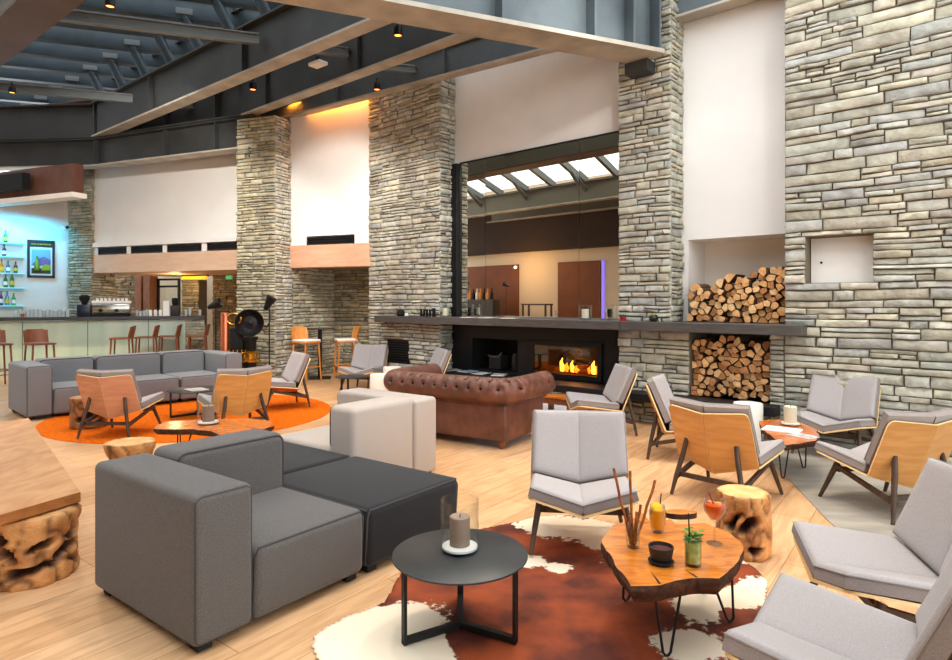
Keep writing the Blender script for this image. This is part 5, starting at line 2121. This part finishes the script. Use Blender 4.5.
def spot_down(label, loc, group='black spot lights on the beams'):
    t = thing('ceiling_spot', label, 'spot light', loc, 0, group)
    MB().lathe([(0, .12), (.05, .12), (.058, .1), (.06, 0), (.052, 0), (.05, .03), (0, .03)], 16).build('housing', M_BLACK, t)
    MB().lathe([(0, .028), (.048, .028), (.048, .012), (0, .008)], 14).build('lens', M_LENS, t)
    MB().tube([(0, 0, .12), (0, 0, .2)], .012, 6).build('mount', M_BLACK, t)


SP = [(110, 3, 'topmost black spot light, on upper cross tie'), (12, 89, 'black spot light on lower cross tie at far left'), (137, 130, 'black spot light under bar girder left half'),
      (253, 86, 'black spot light below inner cross beam, left end'), (398, 32, 'black spot light below inner cross beam near the great girder'), (377, 86, 'black spot light on wall beam above broad pillar'),
      (247, 124, 'black spot light at the bend pillar top')]
for px, py, lb in SP:
    z_ = 5.02 if py not in (3, 89) else 5.25
    q = at(px, py + 4, z_)
    spot_down(lb, q)
q = at(318, 62, 5.0)
t = thing('track_light', 'white rectangular floodlight under the inner cross beam', 'spot light', q, -.67)
MB().box((0, 0, -.03), (.26, .16, .05), bev=.01).build('housing', M_WHITE, t)
MB().box((0, 0, .03), (.05, .05, .08)).build('mount', M_BLACK, t)

# ------------------------------------------------------------------ things the mirror shows
t = thing('display_cabinet', 'dark bottle cabinet with plants, seen reflected in the mirror', 'cabinet', W(-17.2, -4.6, 0), RZ_S)
MB().box((0, 0, .8), (2.2, .5, 1.6)).build('body', mat('dark_cabinet', (60, 54, 46), .6), t)
rg = random.Random(3)
for k in range(9):
    tag(MB().lathe([(0, 0), (.07, 0), (.07, .26), (.03, .34), (.03, .46), (0, .46)], 10).build('display_bottle', [M_CANDLEW, mat('bottle_3', (40, 120, 140)), M_FLATBLACK][k % 3], loc=W(-17.95 + .2 * k, -4.6, 1.6)),
        'bottle on the dark cabinet, seen reflected in the mirror', 'bottle', 'bottles on the reflected cabinet')
t = thing('potted_plant', 'leafy plant on dark cabinet, seen reflected in the mirror', 'plant', W(-18.6, -4.75, 1.6))
mb = MB()
for k in range(140):
    c = V((rg.gauss(0, .3), rg.gauss(0, .2), rg.uniform(.35, 1.1)))
    d = V((rg.uniform(-1, 1), rg.uniform(-1, 1), rg.uniform(-.5, .8))).normalized()
    u = d.cross(V((0, 0, 1))).normalized() * .05
    mb.add([c, c + d * .09 + u, c + d * .2, c + d * .09 - u], [(0, 1, 2, 3)])
mb.build('foliage', mat('olive_leaf', (120, 130, 50), .7), t)
MB().lathe([(.1, 0), (.16, .3), (.14, .3), (0, .25)], 14).build('pot', M_FLATBLACK, t)
spot_lamp('black floor lamp before pale rear wall, seen in the mirror', W(-15.6, -4.6, 0), 2.4, 2.2, 1.2, 1)
t = thing('console_table', 'dark console table by the rear wall, seen in the mirror', 'table', W(-14.5, -5.2, 0), RZ_S)
MB().box((0, 0, 1.4), (1.2, .5, .06)).build('tabletop', M_WALNUT, t)
for sx in (-.55, .55):
    for sy in (-.2, .2):
        MB().box((sx, sy, .69), (.06, .06, 1.38)).build('leg', M_WALNUT, t)

# ------------------------------------------------------------------ light
wd = bpy.data.worlds.new('world')
bpy.context.scene.world = wd
wd.use_nodes = True
bg = wd.node_tree.nodes['Background']
bg.inputs['Color'].default_value = (.93, .97, 1.0, 1)
bg.inputs['Strength'].default_value = 3.0


def lamp(kind, name, loc, energy, color, size=.5, target=None, spot=None, sy=None):
    d = bpy.data.lights.new(name, kind)
    d.energy = energy
    d.color = color
    if kind == 'AREA':
        d.size = size
        if sy:
            d.shape = 'RECTANGLE'
            d.size_y = sy
    else:
        d.shadow_soft_size = size
    if spot:
        d.spot_size = spot
        d.spot_blend = .6
    o = bpy.data.objects.new(name, d)
    COL.objects.link(o)
    o.location = loc
    if target is not None:
        o.rotation_euler = (V(target) - V(loc)).to_track_quat('-Z', 'Y').to_euler()
    return o


WARM = (1, .80, .58)
# warm spots hung on the beams
for i, (x, y, tx, ty, e) in enumerate(((-5.2, 9.6, -3.8, 8.2, 380), (-1.0, 7.9, -.2, 7.0, 260), (-3.0, 8.6, -3.4, 8.4, 200), (1.2, 5.2, 1.3, 4.4, 260), (-.5, 4.0, 0, 3.2, 160), (-4.2, 6.2, -3.2, 4.6, 260), (2.6, 5.2, 2.7, 5.0, 220))):
    lamp('SPOT', 'warm_spot', (x, y, 4.9), e, WARM, .12, (tx, ty, 0), 1.25)
# added unseen fill spots for stone and plaster; first is the strong alcove light
NEU = (1, .96, .90)
for (x, y, tx, ty, tz, e, sz) in ((-1.6, 7.2, -1.7, 10.6, 1.4, 480, 1.3), (-4.6, 8.6, -6.6, 12.6, 3.2, 560, 1.3), (-2.2, 8.4, -2.6, 11.6, 3.0, 300, 1.0), (1.7, 5.2, .6, 9.0, 4.0, 130, .8), (-3.2, 8.4, -4.1, 11.8, 2.4, 260, .9), (3.3, 2.6, 3.8, 6.0, 2.2, 90, 1.4)):
    lamp('SPOT', 'fill_spot', (x, y, 4.9), e, NEU, .08, (tx, ty, tz), sz)
# wall washers above the plaster bays
lamp('AREA', 'orange_washer', L(.75, -.07, 5.30), 30, (1, .30, .02), 2.2, L(.75, .0, 4.0), sy=.06)
lamp('SPOT', 'niche_wash', W(-2.6, 5.6, 4.7), 25, (.95, .97, 1), .3, W(-2.6, 7.5, 2.6), 1.2)
lamp('SPOT', 'alcove_glow', L(.9, .9, 2.1), 14, WARM, .1, L(.9, 1.0, 0), 2.0)
lamp('AREA', 'bar_blue', onwall(4) + bn * .6 + V((0, 0, 3.3)), 42, (.04, .6, 1), 1.8, onwall(-2) + V((0, 0, 2.0)), sy=.2)
lamp('AREA', 'bar_under', CA + cd * 2.5 + cn * .3 + V((0, 0, .5)), 4, (1, .9, .6), 4, CA + cd * 2.5 + cn * .1, sy=.1)
lamp('POINT', 'passage_glow', L(6.2, BM - .9, 1.9), 18, (1, .7, .36), .1)
lamp('POINT', 'rear_glow', W(-15.2, -4.7, 2.9), 90, (1, .6, .25), .03)

vs_ = bpy.context.scene.view_settings
vs_.view_transform = 'Standard'
vs_.look = 'None'
vs_.exposure = .08
vs_.gamma = .93
bpy.context.scene.cycles.use_denoising = True
bpy.context.scene.cycles.max_bounces = 10
bpy.context.scene.cycles.transparent_max_bounces = 16
bpy.context.scene.cycles.caustics_reflective = False
bpy.context.scene.cycles.caustics_refractive = False
bpy.context.scene.cycles.sample_clamp_indirect = 8
